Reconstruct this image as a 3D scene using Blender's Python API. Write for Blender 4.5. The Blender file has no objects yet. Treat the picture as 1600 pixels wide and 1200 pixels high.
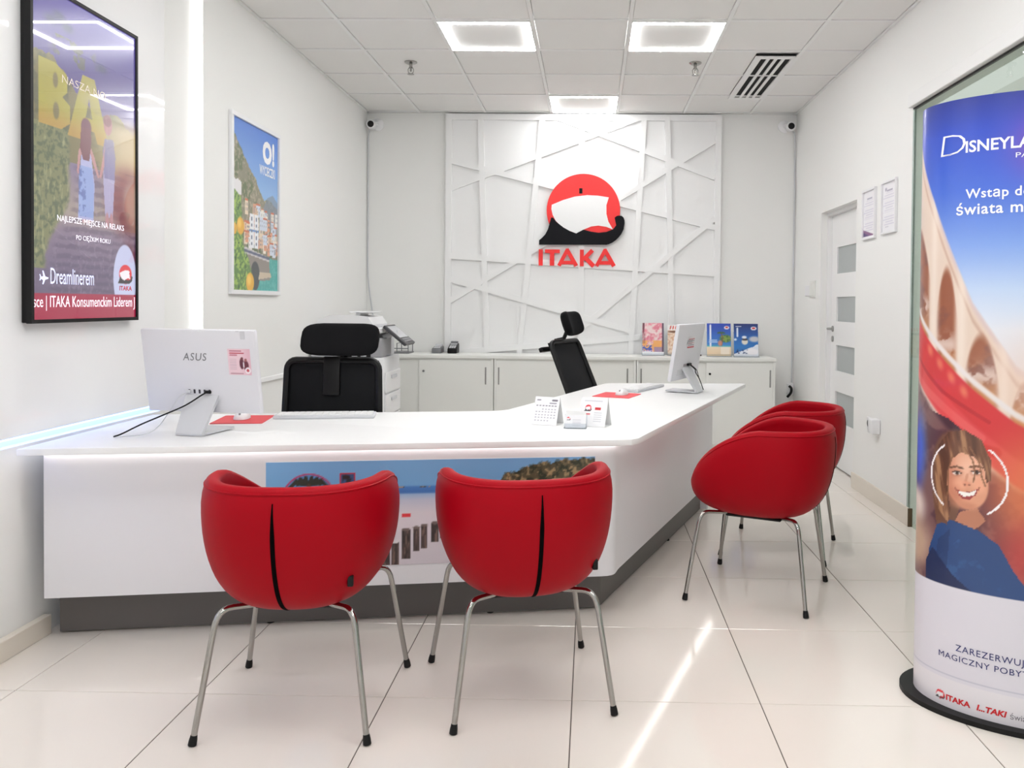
import bpy, bmesh, math, random
import numpy as np
from mathutils import Vector, Matrix

# ---------------------------------------------------------------- camera, world, exposure
S = bpy.context.scene
COL = S.collection
F_PX, CX, CY = 1281.73, 898.91, 500.38
YAW, PITCH, ROLL, CAM_Z = 0.0188, -0.02, 0.0091, 1.2653
right = Vector((math.cos(YAW), math.sin(YAW), 0))
fwd = Vector((-math.sin(YAW) * math.cos(PITCH), math.cos(YAW) * math.cos(PITCH), math.sin(PITCH)))
up = right.cross(fwd)
r2 = right * math.cos(ROLL) + up * math.sin(ROLL)
u2 = up * math.cos(ROLL) - right * math.sin(ROLL)
cd = bpy.data.cameras.new('camera')
cam = bpy.data.objects.new('camera', cd)
COL.objects.link(cam)
cam.matrix_world = Matrix(((r2.x, u2.x, -fwd.x, 0), (r2.y, u2.y, -fwd.y, 0), (r2.z, u2.z, -fwd.z, CAM_Z), (0, 0, 0, 1)))
cd.sensor_fit = 'HORIZONTAL'
cd.sensor_width = 36.0
cd.lens = F_PX / 1600 * 36
cd.shift_x = -(CX - 800) / 1600
cd.shift_y = (CY - 600) / 1600
cd.clip_start = 0.02
S.camera = cam

world = bpy.data.worlds.new('mall_ambience')
S.world = world
world.use_nodes = True
wb = world.node_tree.nodes['Background']
wb.inputs[0].default_value = (1.0, 0.985, 0.97, 1)
wb.inputs[1].default_value = 0.72

S.view_settings.view_transform = 'Standard'
S.view_settings.look = 'None'
S.view_settings.gamma = 1
S.view_settings.use_curve_mapping = False
S.view_settings.exposure = 0.27
LED_S = 42.0          # ceiling light frames
STRIP_S = 5.5         # strip under the worktop

# ---------------------------------------------------------------- materials
def lin(c):
    c = np.asarray(c, float) / 255.0
    return np.where(c <= 0.04045, c / 12.92, ((c + 0.055) / 1.055) ** 2.4)

def mat(name, rgb, rough=0.5, metal=0.0, spec=0.5, coat=0.0, bump=0.0, bscale=200.0, vary=0.0, vscale=3.0):
    m = bpy.data.materials.new(name)
    m.use_nodes = True
    nt = m.node_tree
    b = nt.nodes['Principled BSDF']
    c = tuple(float(v) for v in lin(rgb)) + (1,)
    b.inputs['Base Color'].default_value = c
    b.inputs['Roughness'].default_value = rough
    b.inputs['Metallic'].default_value = metal
    b.inputs['Specular IOR Level'].default_value = spec
    if coat:
        b.inputs['Coat Weight'].default_value = coat
        b.inputs['Coat Roughness'].default_value = 0.03
    if bump or vary:
        tc = nt.nodes.new('ShaderNodeTexCoord')
    if bump:
        n = nt.nodes.new('ShaderNodeTexNoise')
        n.inputs['Scale'].default_value = bscale
        n.inputs['Detail'].default_value = 3
        bp = nt.nodes.new('ShaderNodeBump')
        bp.inputs['Strength'].default_value = bump
        bp.inputs['Distance'].default_value = 0.002
        nt.links.new(tc.outputs['Object'], n.inputs['Vector'])
        nt.links.new(n.outputs['Fac'], bp.inputs['Height'])
        nt.links.new(bp.outputs['Normal'], b.inputs['Normal'])
    if vary:
        n2 = nt.nodes.new('ShaderNodeTexNoise')
        n2.inputs['Scale'].default_value = vscale
        n2.inputs['Detail'].default_value = 4
        mx = nt.nodes.new('ShaderNodeMix')
        mx.data_type = 'RGBA'
        mx.inputs['A'].default_value = tuple(v * (1 - vary) for v in c[:3]) + (1,)
        mx.inputs['B'].default_value = tuple(min(1, v * (1 + vary)) for v in c[:3]) + (1,)
        nt.links.new(tc.outputs['Object'], n2.inputs['Vector'])
        nt.links.new(n2.outputs['Fac'], mx.inputs['Factor'])
        nt.links.new(mx.outputs['Result'], b.inputs['Base Color'])
    return m

def emit(name, rgb, strength):
    m = bpy.data.materials.new(name)
    m.use_nodes = True
    b = m.node_tree.nodes['Principled BSDF']
    c = tuple(float(v) for v in lin(rgb)) + (1,)
    b.inputs['Base Color'].default_value = c
    b.inputs['Emission Color'].default_value = c
    b.inputs['Emission Strength'].default_value = strength
    return m

def print_mat(name, rough=0.4, coat=0.0, emission=0.0, spec=0.5):
    """Print or picture: colour comes from the sheet's own colour attribute."""
    m = bpy.data.materials.new(name)
    m.use_nodes = True
    nt = m.node_tree
    b = nt.nodes['Principled BSDF']
    a = nt.nodes.new('ShaderNodeAttribute')
    a.attribute_name = 'ink'
    b.inputs['Roughness'].default_value = rough
    b.inputs['Specular IOR Level'].default_value = spec
    if coat:
        b.inputs['Coat Weight'].default_value = coat
        b.inputs['Coat Roughness'].default_value = 0.02
    if emission:
        b.inputs['Base Color'].default_value = (0.01, 0.01, 0.012, 1)
        nt.links.new(a.outputs['Color'], b.inputs['Emission Color'])
        b.inputs['Emission Strength'].default_value = emission
    else:
        nt.links.new(a.outputs['Color'], b.inputs['Base Color'])
    return m

def glass_mat(name, tint, refl=0.10, rough=0.0):
    m = bpy.data.materials.new(name)
    m.use_nodes = True
    nt = m.node_tree
    nt.nodes.clear()
    out = nt.nodes.new('ShaderNodeOutputMaterial')
    tr = nt.nodes.new('ShaderNodeBsdfTransparent')
    tr.inputs[0].default_value = tuple(float(v) for v in lin(tint)) + (1,)
    gl = nt.nodes.new('ShaderNodeBsdfGlossy')
    gl.inputs['Roughness'].default_value = rough
    fr = nt.nodes.new('ShaderNodeFresnel')
    fr.inputs['IOR'].default_value = 1.45
    mx = nt.nodes.new('ShaderNodeMixShader')
    geo = nt.nodes.new('ShaderNodeNewGeometry')
    inv = nt.nodes.new('ShaderNodeMath'); inv.operation = 'SUBTRACT'; inv.inputs[0].default_value = 1
    mul = nt.nodes.new('ShaderNodeMath'); mul.operation = 'MULTIPLY'
    nt.links.new(geo.outputs['Backfacing'], inv.inputs[1])
    nt.links.new(inv.outputs[0], mul.inputs[0])
    nt.links.new(fr.outputs[0], mul.inputs[1])
    nt.links.new(mul.outputs[0], mx.inputs[0])
    nt.links.new(tr.outputs[0], mx.inputs[1])
    nt.links.new(gl.outputs[0], mx.inputs[2])
    nt.links.new(mx.outputs[0], out.inputs[0])
    return m

M = {
 'wall': mat('white wall paint', (240, 240, 238), 0.7, bump=0.05, bscale=120),
 'cladding': mat('glossy white wall cladding', (240, 240, 241), 0.45, coat=0.9),
 'relief': mat('white lacquered board', (241, 241, 241), 0.55),
 'tile': mat('ceiling tile', (236, 235, 233), 0.9, bump=0.15, bscale=400),
 'grid': mat('ceiling grid white', (238, 238, 237), 0.6),
 'floor': mat('polished cream floor tile', (232, 225, 217), 0.09, spec=0.6, vary=0.03, vscale=1.5),
 'joint': mat('dark floor joint', (84, 74, 68), 0.9),
 'skirt': mat('beige skirting tile', (224, 216, 204), 0.3),
 'skirt_end': mat('raw skirting tile end', (92, 74, 55), 0.8),
 'worktop': mat('matt white worktop', (240, 240, 240), 0.42),
 'panel': mat('white desk panel', (226, 225, 229), 0.4),
 'plinth': mat('dark grey plinth', (98, 94, 92), 0.45),
 'red': mat('red leatherette', (158, 0, 20), 0.5, spec=0.12, bump=0.08, bscale=900),
 'chrome': mat('chrome', (168, 166, 163), 0.10, metal=1.0),
 'steel': mat('brushed steel', (170, 170, 168), 0.35, metal=1.0),
 'black': mat('black plastic', (9, 9, 11), 0.45, spec=0.3),
 'black_soft': mat('black fabric', (8, 8, 11), 0.85, spec=0.2, bump=0.3, bscale=1200),
 'mesh': mat('black mesh fabric', (16, 17, 20), 0.75, spec=0.25, bump=0.4, bscale=1500),
 'seam': mat('black zip seam', (5, 3, 4), 0.8, spec=0.05),
 'white_plastic': mat('white plastic', (236, 236, 238), 0.35),
 'computer': mat('pearl white plastic', (222, 222, 227), 0.4),
 'grey_plastic': mat('grey plastic', (160, 160, 164), 0.5),
 'mid_grey': mat('mid grey plastic', (118, 119, 122), 0.5),
 'light_grey': mat('light grey plastic', (205, 206, 210), 0.45),
 'cabinet': mat('off white cabinet', (233, 234, 230), 0.5),
 'logo_red': mat('sign red', (240, 36, 36), 0.4),
 'logo_black': mat('sign black', (12, 12, 18), 0.5, spec=0.15),
 'logo_white': mat('sign white', (240, 240, 240), 0.45),
 'paper': mat('white paper', (240, 240, 240), 0.6),
 'white_ink': mat('white lettering', (248, 248, 250), 0.5),
 'navy_ink': mat('navy lettering', (45, 50, 110), 0.5),
 'red_ink': mat('red lettering', (205, 25, 35), 0.5),
 'grey_ink': mat('grey lettering', (120, 116, 124), 0.5),
 'dark_ink': mat('dark lettering', (50, 46, 56), 0.5),
 'red_mat': mat('red mouse mat', (222, 70, 78), 0.6),
 'vent_dark': mat('vent dark', (10, 10, 10), 0.9),
 'frost': mat('frosted grey glass', (172, 178, 178), 0.35),
 'door': mat('white door', (240, 240, 240), 0.4),
 'panel_dark': mat('dark grey panel', (62, 62, 66), 0.4),
 'print': print_mat('matt print', 0.45),
 'gloss_print': print_mat('glossy print', 0.3, coat=0.25),
 'screen': print_mat('lit screen', 0.2, coat=1.0, emission=0.85),
 'screen_off': mat('dark screen', (6, 6, 8), 0.08),
 'screen_white': emit('white screen lettering', (235, 230, 240), 0.75),
 'screen_dim': emit('dim screen lettering', (190, 180, 170), 0.45),
 'screen_ltblue': emit('pale screen lettering', (200, 205, 235), 0.8),
 'led': emit('white led bar', (255, 255, 255), LED_S),
 'strip': emit('warm white led strip', (255, 250, 246), STRIP_S),
 'wall_strip': emit('white led tube', (255, 255, 255), 1.8),
 'blue_strip': emit('cool blue led strip', (150, 180, 255), 3.0),
 'glass': glass_mat('clear glass', (236, 243, 238)),
 'acrylic': glass_mat('clear acrylic', (244, 246, 248)),
 'glass_edge': mat('green glass edge', (176, 190, 184), 0.2),
 'plastic_bag': glass_mat('clear film', (250, 250, 250)),
}

# ---------------------------------------------------------------- objects
ORG = {}
def tag(o, label=None, cat=None, group=None, kind=None):
    if label: o['label'] = label
    if cat: o['category'] = cat
    if group: o['group'] = group
    if kind: o['kind'] = kind
    return o

def thing(name, label, cat, loc=(0, 0, 0), group=None, rotz=0.0, local=False):
    """An Empty at the thing's base; children are given in world coordinates unless local."""
    o = bpy.data.objects.new(name, None)
    COL.objects.link(o)
    o.location = loc
    o.rotation_euler = (0, 0, rotz)
    o.empty_display_size = 0.05
    ORG[o.name] = Vector((0, 0, 0)) if local else Vector(loc)
    return tag(o, label, cat, group)

def link_mesh(name, me, m, parent=None, smooth=None, bmesh_org=True):
    o = bpy.data.objects.new(name, me)
    COL.objects.link(o)
    if m is not None and not me.materials:
        me.materials.append(m)
    if parent is not None:
        o.parent = parent
        ORG[o.name] = ORG[parent.name]
    else:
        ORG[o.name] = Vector((0, 0, 0))
    return o

class MB:
    def __init__(self):
        self.v, self.f = [], []
    def add(self, vs, fs):
        n = len(self.v)
        self.v += [tuple(p) for p in vs]
        self.f += [tuple(i + n for i in q) for q in fs]
        return self
    def from_bm(self, bm):
        bm.verts.index_update()
        self.add([v.co[:] for v in bm.verts], [[v.index for v in f.verts] for f in bm.faces])
        bm.free()
        return self
    def box(self, a, b, bev=0.0, seg=2, frame=None):
        """box between corners a and b; frame is a function mapping points."""
        x0, y0, z0 = (min(a[i], b[i]) for i in range(3))
        x1, y1, z1 = (max(a[i], b[i]) for i in range(3))
        vs = [(x0, y0, z0), (x1, y0, z0), (x1, y1, z0), (x0, y1, z0), (x0, y0, z1), (x1, y0, z1), (x1, y1, z1), (x0, y1, z1)]
        fs = [(0, 3, 2, 1), (4, 5, 6, 7), (0, 1, 5, 4), (1, 2, 6, 5), (2, 3, 7, 6), (3, 0, 4, 7)]
        if bev > 0:
            bm = bmesh.new()
            bv = [bm.verts.new(p) for p in vs]
            for q in fs: bm.faces.new([bv[i] for i in q])
            bmesh.ops.bevel(bm, geom=bm.edges[:], offset=bev, segments=seg, affect='EDGES', profile=0.5)
            if frame:
                for v in bm.verts: v.co = frame(v.co)
            return self.from_bm(bm)
        if frame: vs = [frame(Vector(p)) for p in vs]
        return self.add(vs, fs)
    def prism(self, pts, ax0, ax1, mapf):
        """extrude a 2-D outline between depths ax0 and ax1; mapf(p, q, depth) gives the point."""
        n = len(pts)
        area = sum(pts[i][0] * pts[(i + 1) % n][1] - pts[(i + 1) % n][0] * pts[i][1] for i in range(n))
        if area < 0: pts = pts[::-1]
        vs = [mapf(p[0], p[1], ax0) for p in pts] + [mapf(p[0], p[1], ax1) for p in pts]
        fs = [tuple(range(n))[::-1], tuple(range(n, 2 * n))]
        fs += [(i, (i + 1) % n, n + (i + 1) % n, n + i) for i in range(n)]
        return self.add(vs, fs)
    def tube(self, pts, r, seg=10, cap=True, closed=False):
        pts = [Vector(p) for p in pts]
        n = len(pts)
        rs = r if isinstance(r, (list, tuple)) else [r] * n
        t0 = (pts[1] - pts[0]).normalized()
        ref = Vector((0, 0, 1)) if abs(t0.z) < 0.9 else Vector((1, 0, 0))
        nrm = (ref - t0 * ref.dot(t0)).normalized()
        vs = []
        for i in range(n):
            if closed: t = (pts[(i + 1) % n] - pts[i - 1]).normalized()
            elif i == 0: t = (pts[1] - pts[0]).normalized()
            elif i == n - 1: t = (pts[-1] - pts[-2]).normalized()
            else: t = ((pts[i + 1] - pts[i]).normalized() + (pts[i] - pts[i - 1]).normalized()).normalized()
            nrm = (nrm - t * nrm.dot(t)).normalized()
            bn = t.cross(nrm)
            for k in range(seg):
                a = 2 * math.pi * k / seg
                vs.append(pts[i] + (nrm * math.cos(a) + bn * math.sin(a)) * rs[i])
        fs = []
        for i in range(n if closed else n - 1):
            j = (i + 1) % n
            for k in range(seg):
                k2 = (k + 1) % seg
                fs.append((i * seg + k, i * seg + k2, j * seg + k2, j * seg + k))
        if cap and not closed:
            fs.append(tuple(range(seg))[::-1])
            fs.append(tuple((n - 1) * seg + k for k in range(seg)))
        return self.add(vs, fs)
    def lathe(self, prof, c, axis=(0, 0, 1), seg=24):
        """prof: (radius, height) pairs along the axis from c."""
        ax = Vector(axis).normalized()
        ref = Vector((1, 0, 0)) if abs(ax.x) < 0.9 else Vector((0, 1, 0))
        e1 = (ref - ax * ref.dot(ax)).normalized()
        e2 = ax.cross(e1)
        c = Vector(c)
        vs, fs = [], []
        for r, hh in prof:
            for k in range(seg):
                a = 2 * math.pi * k / seg
                vs.append(c + ax * hh + (e1 * math.cos(a) + e2 * math.sin(a)) * max(r, 1e-5))
        for i in range(len(prof) - 1):
            for k in range(seg):
                k2 = (k + 1) % seg
                fs.append((i * seg + k, i * seg + k2, (i + 1) * seg + k2, (i + 1) * seg + k))
        fs.append(tuple(range(seg))[::-1])
        fs.append(tuple((len(prof) - 1) * seg + k for k in range(seg)))
        return self.add(vs, fs)
    def grid(self, P, close_u=False):
        """P: list of rows of points."""
        nr, nc = len(P), len(P[0])
        vs = [p for row in P for p in row]
        fs = []
        for i in range(nr - 1):
            for j in range(nc if close_u else nc - 1):
                j2 = (j + 1) % nc
                fs.append((i * nc + j, i * nc + j2, (i + 1) * nc + j2, (i + 1) * nc + j))
        return self.add(vs, fs)
    def mesh(self, name, org=Vector((0, 0, 0)), smooth=35):
        me = bpy.data.meshes.new(name)
        me.from_pydata([(p[0] - org.x, p[1] - org.y, p[2] - org.z) for p in self.v], [], self.f)
        if smooth:
            me.polygons.foreach_set('use_smooth', [True] * len(me.polygons))
            me.set_sharp_from_angle(angle=math.radians(smooth))
        me.update()
        return me
    def build(self, name, m, parent=None, smooth=35):
        org = ORG[parent.name] if parent is not None else Vector((0, 0, 0))
        return link_mesh(name, self.mesh(name, org, smooth), m, parent)

def struct(name, mb, m, parent=None, smooth=35):
    o = mb.build(name, m, parent, smooth)
    if parent is None: o['kind'] = 'structure'
    return o

def arc(c, r, a0, a1, n):
    return [(c[0] + r * math.cos(a0 + (a1 - a0) * i / n), c[1] + r * math.sin(a0 + (a1 - a0) * i / n)) for i in range(n + 1)]

def rrect(x0, y0, x1, y1, r, n=5):
    h = math.pi / 2
    return (arc((x1 - r, y1 - r), r, 0, h, n) + arc((x0 + r, y1 - r), r, h, 2 * h, n)
            + arc((x0 + r, y0 + r), r, 2 * h, 3 * h, n) + arc((x1 - r, y0 + r), r, 3 * h, 4 * h, n))

def smooth_path(pts, k=6):
    """Catmull-Rom through the points."""
    P = [Vector(p) for p in pts]
    P = [P[0] * 2 - P[1]] + P + [P[-1] * 2 - P[-2]]
    out = []
    for i in range(1, len(P) - 2):
        for j in range(k):
            t = j / k
            a, b, c, d = P[i - 1], P[i], P[i + 1], P[i + 2]
            out.append(0.5 * ((2 * b) + (c - a) * t + (2 * a - 5 * b + 4 * c - d) * t * t + (3 * b - a - 3 * c + d) * t ** 3))
    out.append(P[-2])
    return out

def copy_tree(o, parent=None):
    c = o.copy()
    COL.objects.link(c)
    ORG[c.name] = ORG[o.name]
    if parent is not None: c.parent = parent
    for ch in list(o.children):
        copy_tree(ch, c)
    return c

# ---- text
_font = None
def text_mesh(s, size, bold=0.0, spacing=1.0, shear=0.0, align='LEFT', extr=0.0):
    cu = bpy.data.curves.new('lettering', 'FONT')
    cu.body = s
    cu.size = size
    cu.offset = bold
    cu.space_character = spacing
    cu.shear = shear
    cu.align_x = align
    cu.resolution_u = 3
    cu.fill_mode = 'BOTH'
    cu.extrude = extr
    ob = bpy.data.objects.new('lettering', cu)
    COL.objects.link(ob)
    dg = bpy.context.evaluated_depsgraph_get()
    me = bpy.data.meshes.new_from_object(ob.evaluated_get(dg))
    vs = [v.co.copy() for v in me.vertices]
    fs = [tuple(p.vertices) for p in me.polygons]
    bpy.data.objects.remove(ob)
    bpy.data.curves.remove(cu)
    bpy.data.meshes.remove(me)
    return vs, fs

def text(name, s, size, m, parent, o, xd, yd, fit=None, height=None, lift=0.0015, mapf=None, **kw):
    """Lettering as flat mesh: o is its lower left corner, xd / yd its directions; fit sets its width."""
    vs, fs = text_mesh(s, size, **kw)
    x0 = min(v.x for v in vs); x1 = max(v.x for v in vs)
    y0 = min(v.y for v in vs); y1 = max(v.y for v in vs)
    sx = fit / (x1 - x0) if fit else 1.0
    sy = height / (y1 - y0) if height else (sx if fit else 1.0)
    if mapf is None:
        o, xd, yd = Vector(o), Vector(xd).normalized(), Vector(yd).normalized()
        n = xd.cross(yd)
        pts = [o + xd * ((v.x - x0) * sx) + yd * ((v.y - y0) * sy) + n * lift for v in vs]
    else:
        pts = [mapf((v.x - x0) * sx, (v.y - y0) * sy) for v in vs]
    mb = MB()
    mb.add(pts, fs)
    return mb.build(name, m, parent, smooth=None)

# ---- pictures: colours worked out per vertex
def sm(a, b, x):
    t = np.clip((x - a) / (b - a + 1e-12), 0, 1)
    return t * t * (3 - 2 * t)

def vnoise(x, y, seed=0):
    xi, yi = np.floor(x).astype(np.int64), np.floor(y).astype(np.int64)
    fx, fy = x - xi, y - yi
    def hsh(a, b):
        n = (a * 374761393 + b * 668265263 + seed * 974634777) & 0x7fffffff
        n = ((n ^ (n >> 13)) * 1274126177) & 0x7fffffff
        return ((n ^ (n >> 16)) & 0xffff) / 65535.0
    fx, fy = fx * fx * (3 - 2 * fx), fy * fy * (3 - 2 * fy)
    return (hsh(xi, yi) * (1 - fx) + hsh(xi + 1, yi) * fx) * (1 - fy) + (hsh(xi, yi + 1) * (1 - fx) + hsh(xi + 1, yi + 1) * fx) * fy

def fbm(x, y, seed=0, o=4):
    s, a, t = 0, 1.0, 0
    for i in range(o):
        s = s + a * vnoise(x * 2 ** i, y * 2 ** i, seed + i)
        t += a
        a *= 0.55
    return s / t

class Pic:
    def __init__(self, x, y, base):
        self.x, self.y = x, y
        self.c = np.zeros(x.shape + (3,)) + np.array(base, float)
    def put(self, mask, col):
        mask = np.clip(mask, 0, 1)[..., None]
        self.c = self.c * (1 - mask) + np.asarray(col, float) * mask
    def grad(self, stops, t):
        ts = [s[0] for s in stops]
        self.c = np.stack([np.interp(t, ts, [s[1][k] for s in stops]) for k in range(3)], -1)
    def ell(self, cx, cy, rx, ry, col, soft=0.06, rot=0.0, alpha=1.0):
        dx, dy = self.x - cx, self.y - cy
        c, s = math.cos(rot), math.sin(rot)
        d = np.sqrt(((dx * c + dy * s) / rx) ** 2 + ((-dx * s + dy * c) / ry) ** 2)
        self.put(alpha * (1 - sm(1 - soft, 1 + soft, d)), col)
    def poly(self, pts, col, alpha=1.0):
        x, y = self.x, self.y
        ins = np.zeros(x.shape, bool)
        n = len(pts)
        for i in range(n):
            (x0, y0), (x1, y1) = pts[i], pts[(i + 1) % n]
            if y0 == y1: continue
            cr = ((y0 > y) != (y1 > y)) & (x < (x1 - x0) * (y - y0) / (y1 - y0) + x0)
            ins ^= cr
        self.put(ins * alpha, col)
    def line(self, pts, w, col, alpha=1.0, soft=0.3):
        d = np.full(self.x.shape, 1e9)
        for (x0, y0), (x1, y1) in zip(pts[:-1], pts[1:]):
            vx, vy = x1 - x0, y1 - y0
            t = np.clip(((self.x - x0) * vx + (self.y - y0) * vy) / (vx * vx + vy * vy + 1e-12), 0, 1)
            d = np.minimum(d, np.hypot(self.x - x0 - t * vx, self.y - y0 - t * vy))
        self.put(alpha * (1 - sm(w * (1 - soft), w * (1 + soft), d)), col)
    def mul(self, k):
        self.c = np.clip(self.c * k[..., None], 0, 255)

def ink_mesh(name, P, rgb, m, parent, smooth=False):
    """P: (nv, nu, 3) points, rgb: (nv, nu, 3) 0..255."""
    nv, nu = P.shape[:2]
    org = ORG[parent.name] if parent is not None else Vector((0, 0, 0))
    V = (P - np.array(org)).reshape(-1, 3)
    idx = np.arange(nv * nu).reshape(nv, nu)
    Q = np.stack([idx[:-1, :-1], idx[:-1, 1:], idx[1:, 1:], idx[1:, :-1]], -1).reshape(-1, 4)
    me = bpy.data.meshes.new(name)
    me.vertices.add(len(V)); me.vertices.foreach_set('co', V.ravel())
    me.loops.add(Q.size); me.loops.foreach_set('vertex_index', Q.ravel())
    me.polygons.add(len(Q))
    me.polygons.foreach_set('loop_start', np.arange(0, Q.size, 4))
    me.update(calc_edges=True)
    if smooth: me.polygons.foreach_set('use_smooth', [True] * len(Q))
    ca = me.color_attributes.new('ink', 'FLOAT_COLOR', 'POINT')
    L = np.concatenate([lin(rgb.reshape(-1, 3)), np.ones((len(V), 1))], 1)
    ca.data.foreach_set('color', L.ravel())
    me.validate()
    return link_mesh(name, me, m, parent)

def sheet(name, parent, o, ud, vd, nu, nv, paint, m, aspect=True):
    """Flat picture. paint(Pic factory coordinates u 0..1, v 0..1)."""
    u, v = np.meshgrid(np.linspace(0, 1, nu), np.linspace(0, 1, nv))
    P = np.array(o)[None, None] + u[..., None] * np.array(ud) + v[..., None] * np.array(vd)
    return ink_mesh(name, P, np.clip(paint(u, v), 0, 255), m, parent)

def brand_mark(pic, cx, cy, s, sx=1.0):
    """The sign's emblem in flat print, s = disc radius."""
    T = lambda pts: [(cx + (a - 0.0) * s * sx, cy + b * s) for a, b in pts]
    pic.ell(cx, cy, s * sx, s, (225, 40, 55), 0.05)
    pic.poly(T(SAIL_N), (245, 240, 245))
    pic.poly(T(HULL_N), (30, 28, 38))

SAIL = [(-.363, 2.161), (-.259, 2.205), (-.155, 2.236), (-.043, 2.250), (.053, 2.246), (.153, 2.231), (.132, 2.160), (.133, 2.082), (.151, 2.013), (.193, 1.942), (.134, 1.965), (.060, 1.976), (-.005, 1.967), (-.074, 1.938), (-.139, 1.904), (-.213, 1.932), (-.283, 1.975), (-.327, 2.018), (-.354, 2.070), (-.366, 2.122)]
HULL = [(-.475, 1.839), (-.448, 1.862), (-.418, 1.895), (-.395, 1.940), (-.367, 2.044), (-.349, 2.044), (-.318, 2.005), (-.257, 1.958), (-.196, 1.924), (-.139, 1.903), (-.074, 1.938), (-.005, 1.920), (.065, 1.911), (.134, 1.919), (.195, 1.944), (.222, 1.979), (.207, 2.048), (.228, 2.064), (.250, 2.067), (.272, 2.064), (.288, 2.050), (.297, 2.025), (.298, 1.995), (.290, 1.945), (.272, 1.905), (.247, 1.872), (.220, 1.845), (.187, 1.822), (.160, 1.810), (.135, 1.803), (-.475, 1.800)]
DISC_C, DISC_R = (-.076, 2.110), .333
SAIL_N = [((x - DISC_C[0]) / DISC_R, (z - DISC_C[1]) / DISC_R) for x, z in SAIL]
HULL_N = [((x - DISC_C[0]) / DISC_R, (z - DISC_C[1]) / DISC_R) for x, z in HULL]

# ================================================================ the room
XL, XR, YB, ZC = -2.06, 1.849, 7.5, 3.0
Y0 = -0.6                                     # open shop front, behind the camera

# ---- floor
fl = struct('floor', MB().box((XL - .1, Y0 - .6, -.06), (4.0, YB + .15, -.004)), M['joint'])
FX, FY, T = -1.8486 - 0.6, 2.5932 - 0.6 * 6, 0.6
tile_me = MB().box((0.0015, 0.0015, -.004), (T - .0015, T - .0015, 0), 0.0012, 1).mesh('floor_tile')
i0 = 0
for j in range(0, 15):
    for i in range(0, 11):
        x, y = FX + i * T, FY + j * T
        xa, xb = max(x, XL - .04), min(x + T, 4.0)
        ya, yb = y, min(y + T, YB)
        if xb - xa < .02 or yb - ya < .02: continue
        if xb - xa > T - .01 and yb - ya > T - .01:
            o = link_mesh('floor_tile', tile_me, M['floor'], fl)
            o.location = (x, y, 0)
        else:
            MB().box((xa + .0015, ya + .0015, -.004), (xb - .0015, yb - .0015, 0), .0012, 1).build('floor_tile', M['floor'], fl)

# ---- walls
struct('wall_back', MB().box((XL - .1, YB, 0), (2.1, YB + .12, ZC + .05)), M['wall'])
lw = struct('wall_left', MB().box((-2.20, Y0, 0), (-2.10, YB, ZC + .05)).box((-2.10, 4.32, 0), (XL, YB, ZC + .05)).box((-2.10, Y0, 0), (XL, 4.32, .735)), M['wall'])
# glossy cladding boards on the near part of the left wall
cl = MB().box((-2.10, 2.0, .772), (-2.045, 3.90, ZC - .002), .002, 1)
cl.build('cladding_panel', M['cladding'], lw)
MB().box((-2.10, Y0, .772), (-2.045, 1.997, ZC - .002), .002, 1).build('cladding_panel', M['cladding'], lw)
# right wall with the door recess and the glass partition
rw = MB()
rw.box((XR, 6.655, 0), (XR + .25, YB + .1, ZC + .05))
rw.box((XR, 4.79, 0), (XR + .12, 5.775, ZC + .05))
rw.box((XR, 5.775, 2.012), (XR + .25, 6.655, ZC + .05))
rw.box((XR + .0, Y0, 2.485), (XR + .12, 4.79, ZC + .05))
rw.box((XR + .16, 5.775, 0), (XR + .25, 6.655, 2.012))
rw.box((XR + .12, 5.70, 0), (XR + .25, 5.775, ZC + .05))
struct('wall_right', rw, M['wall'])
struct('wall_outer', MB().box((3.6, Y0, 0), (3.7, YB, 3.2)), M['wall'])
# skirting
struct('baseboard_left', MB().box((XL, Y0, 0), (XL + .03, 3.045, .074), .002, 1), M['skirt'])
bb = struct('baseboard_right', MB().box((XR - .012, 4.74, 0), (XR, 5.775, .105), .002, 1), M['skirt'])
MB().box((XR - .013, 4.728, 0), (XR + .01, 4.7395, .105)).build('cut_end', M['skirt_end'], bb)
struct('baseboard_back', MB().box((XR - .01, 6.66, 0), (XR, YB, .10), .002, 1), M['skirt'])
# slim ledge on the left wall at worktop height
struct('trim_1', MB().box((XL, 4.33, .755), (XL + .018, 6.0, .785), .003, 1), M['relief'])

# ---- ceiling
ce = MB().box((XL - .1, Y0, ZC + .02), (XR + .1, YB + .1, ZC + .08))
GX = [-2.176 + .6 * k for k in range(8)]
GY = [5.041 + .6 * k for k in range(-9, 5)]
VX0, VX1, VY0, VY1 = 1.13, 1.412, 5.76, 6.93
for gx in GX[1:-1]:
    ce.box((gx - .0115, Y0, 2.994), (gx + .0115, YB, 3.004))
for gy in GY:
    ce.box((XL, gy - .0115, 2.9945), (XR, gy + .0115, 3.004))
ce.box((XL, YB - .022, 2.9935), (XR, YB, 3.003)).box((XL, Y0, 2.9935), (XL + .02, YB, 3.003)).box((XR - .02, Y0, 2.9935), (XR, YB, 3.003))
ceiling = struct('ceiling', ce, M['grid'])
LIGHT_CELLS = [(2, 5.041), (4, 5.041), (3, 6.841), (2, 3.241), (4, 3.241), (3, 1.441), (1, 1.441), (5, 1.441), (2, -.359), (4, -.359)]
for k in range(7):
    for gy in [GY[0] - .6] + GY:
        xa, xb = max(GX[k], XL + .008) + .013, min(GX[k + 1], XR - .008) - .013
        ya, yb = max(gy, Y0) + .013, min(gy + .6, YB - .01) - .013
        if yb - ya < .05 or any(k == c and abs(gy - y) < .05 for c, y in LIGHT_CELLS): continue
        if k == 5 and 5.5 < gy < 6.3: 
            # column with the slot diffuser: tile cut beside it
            xb = VX0 - .004
        MB().box((xa, ya, 3.000), (xb, yb, 3.015), .003, 1).build('ceiling_tile', M['tile'], ceiling)

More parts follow.
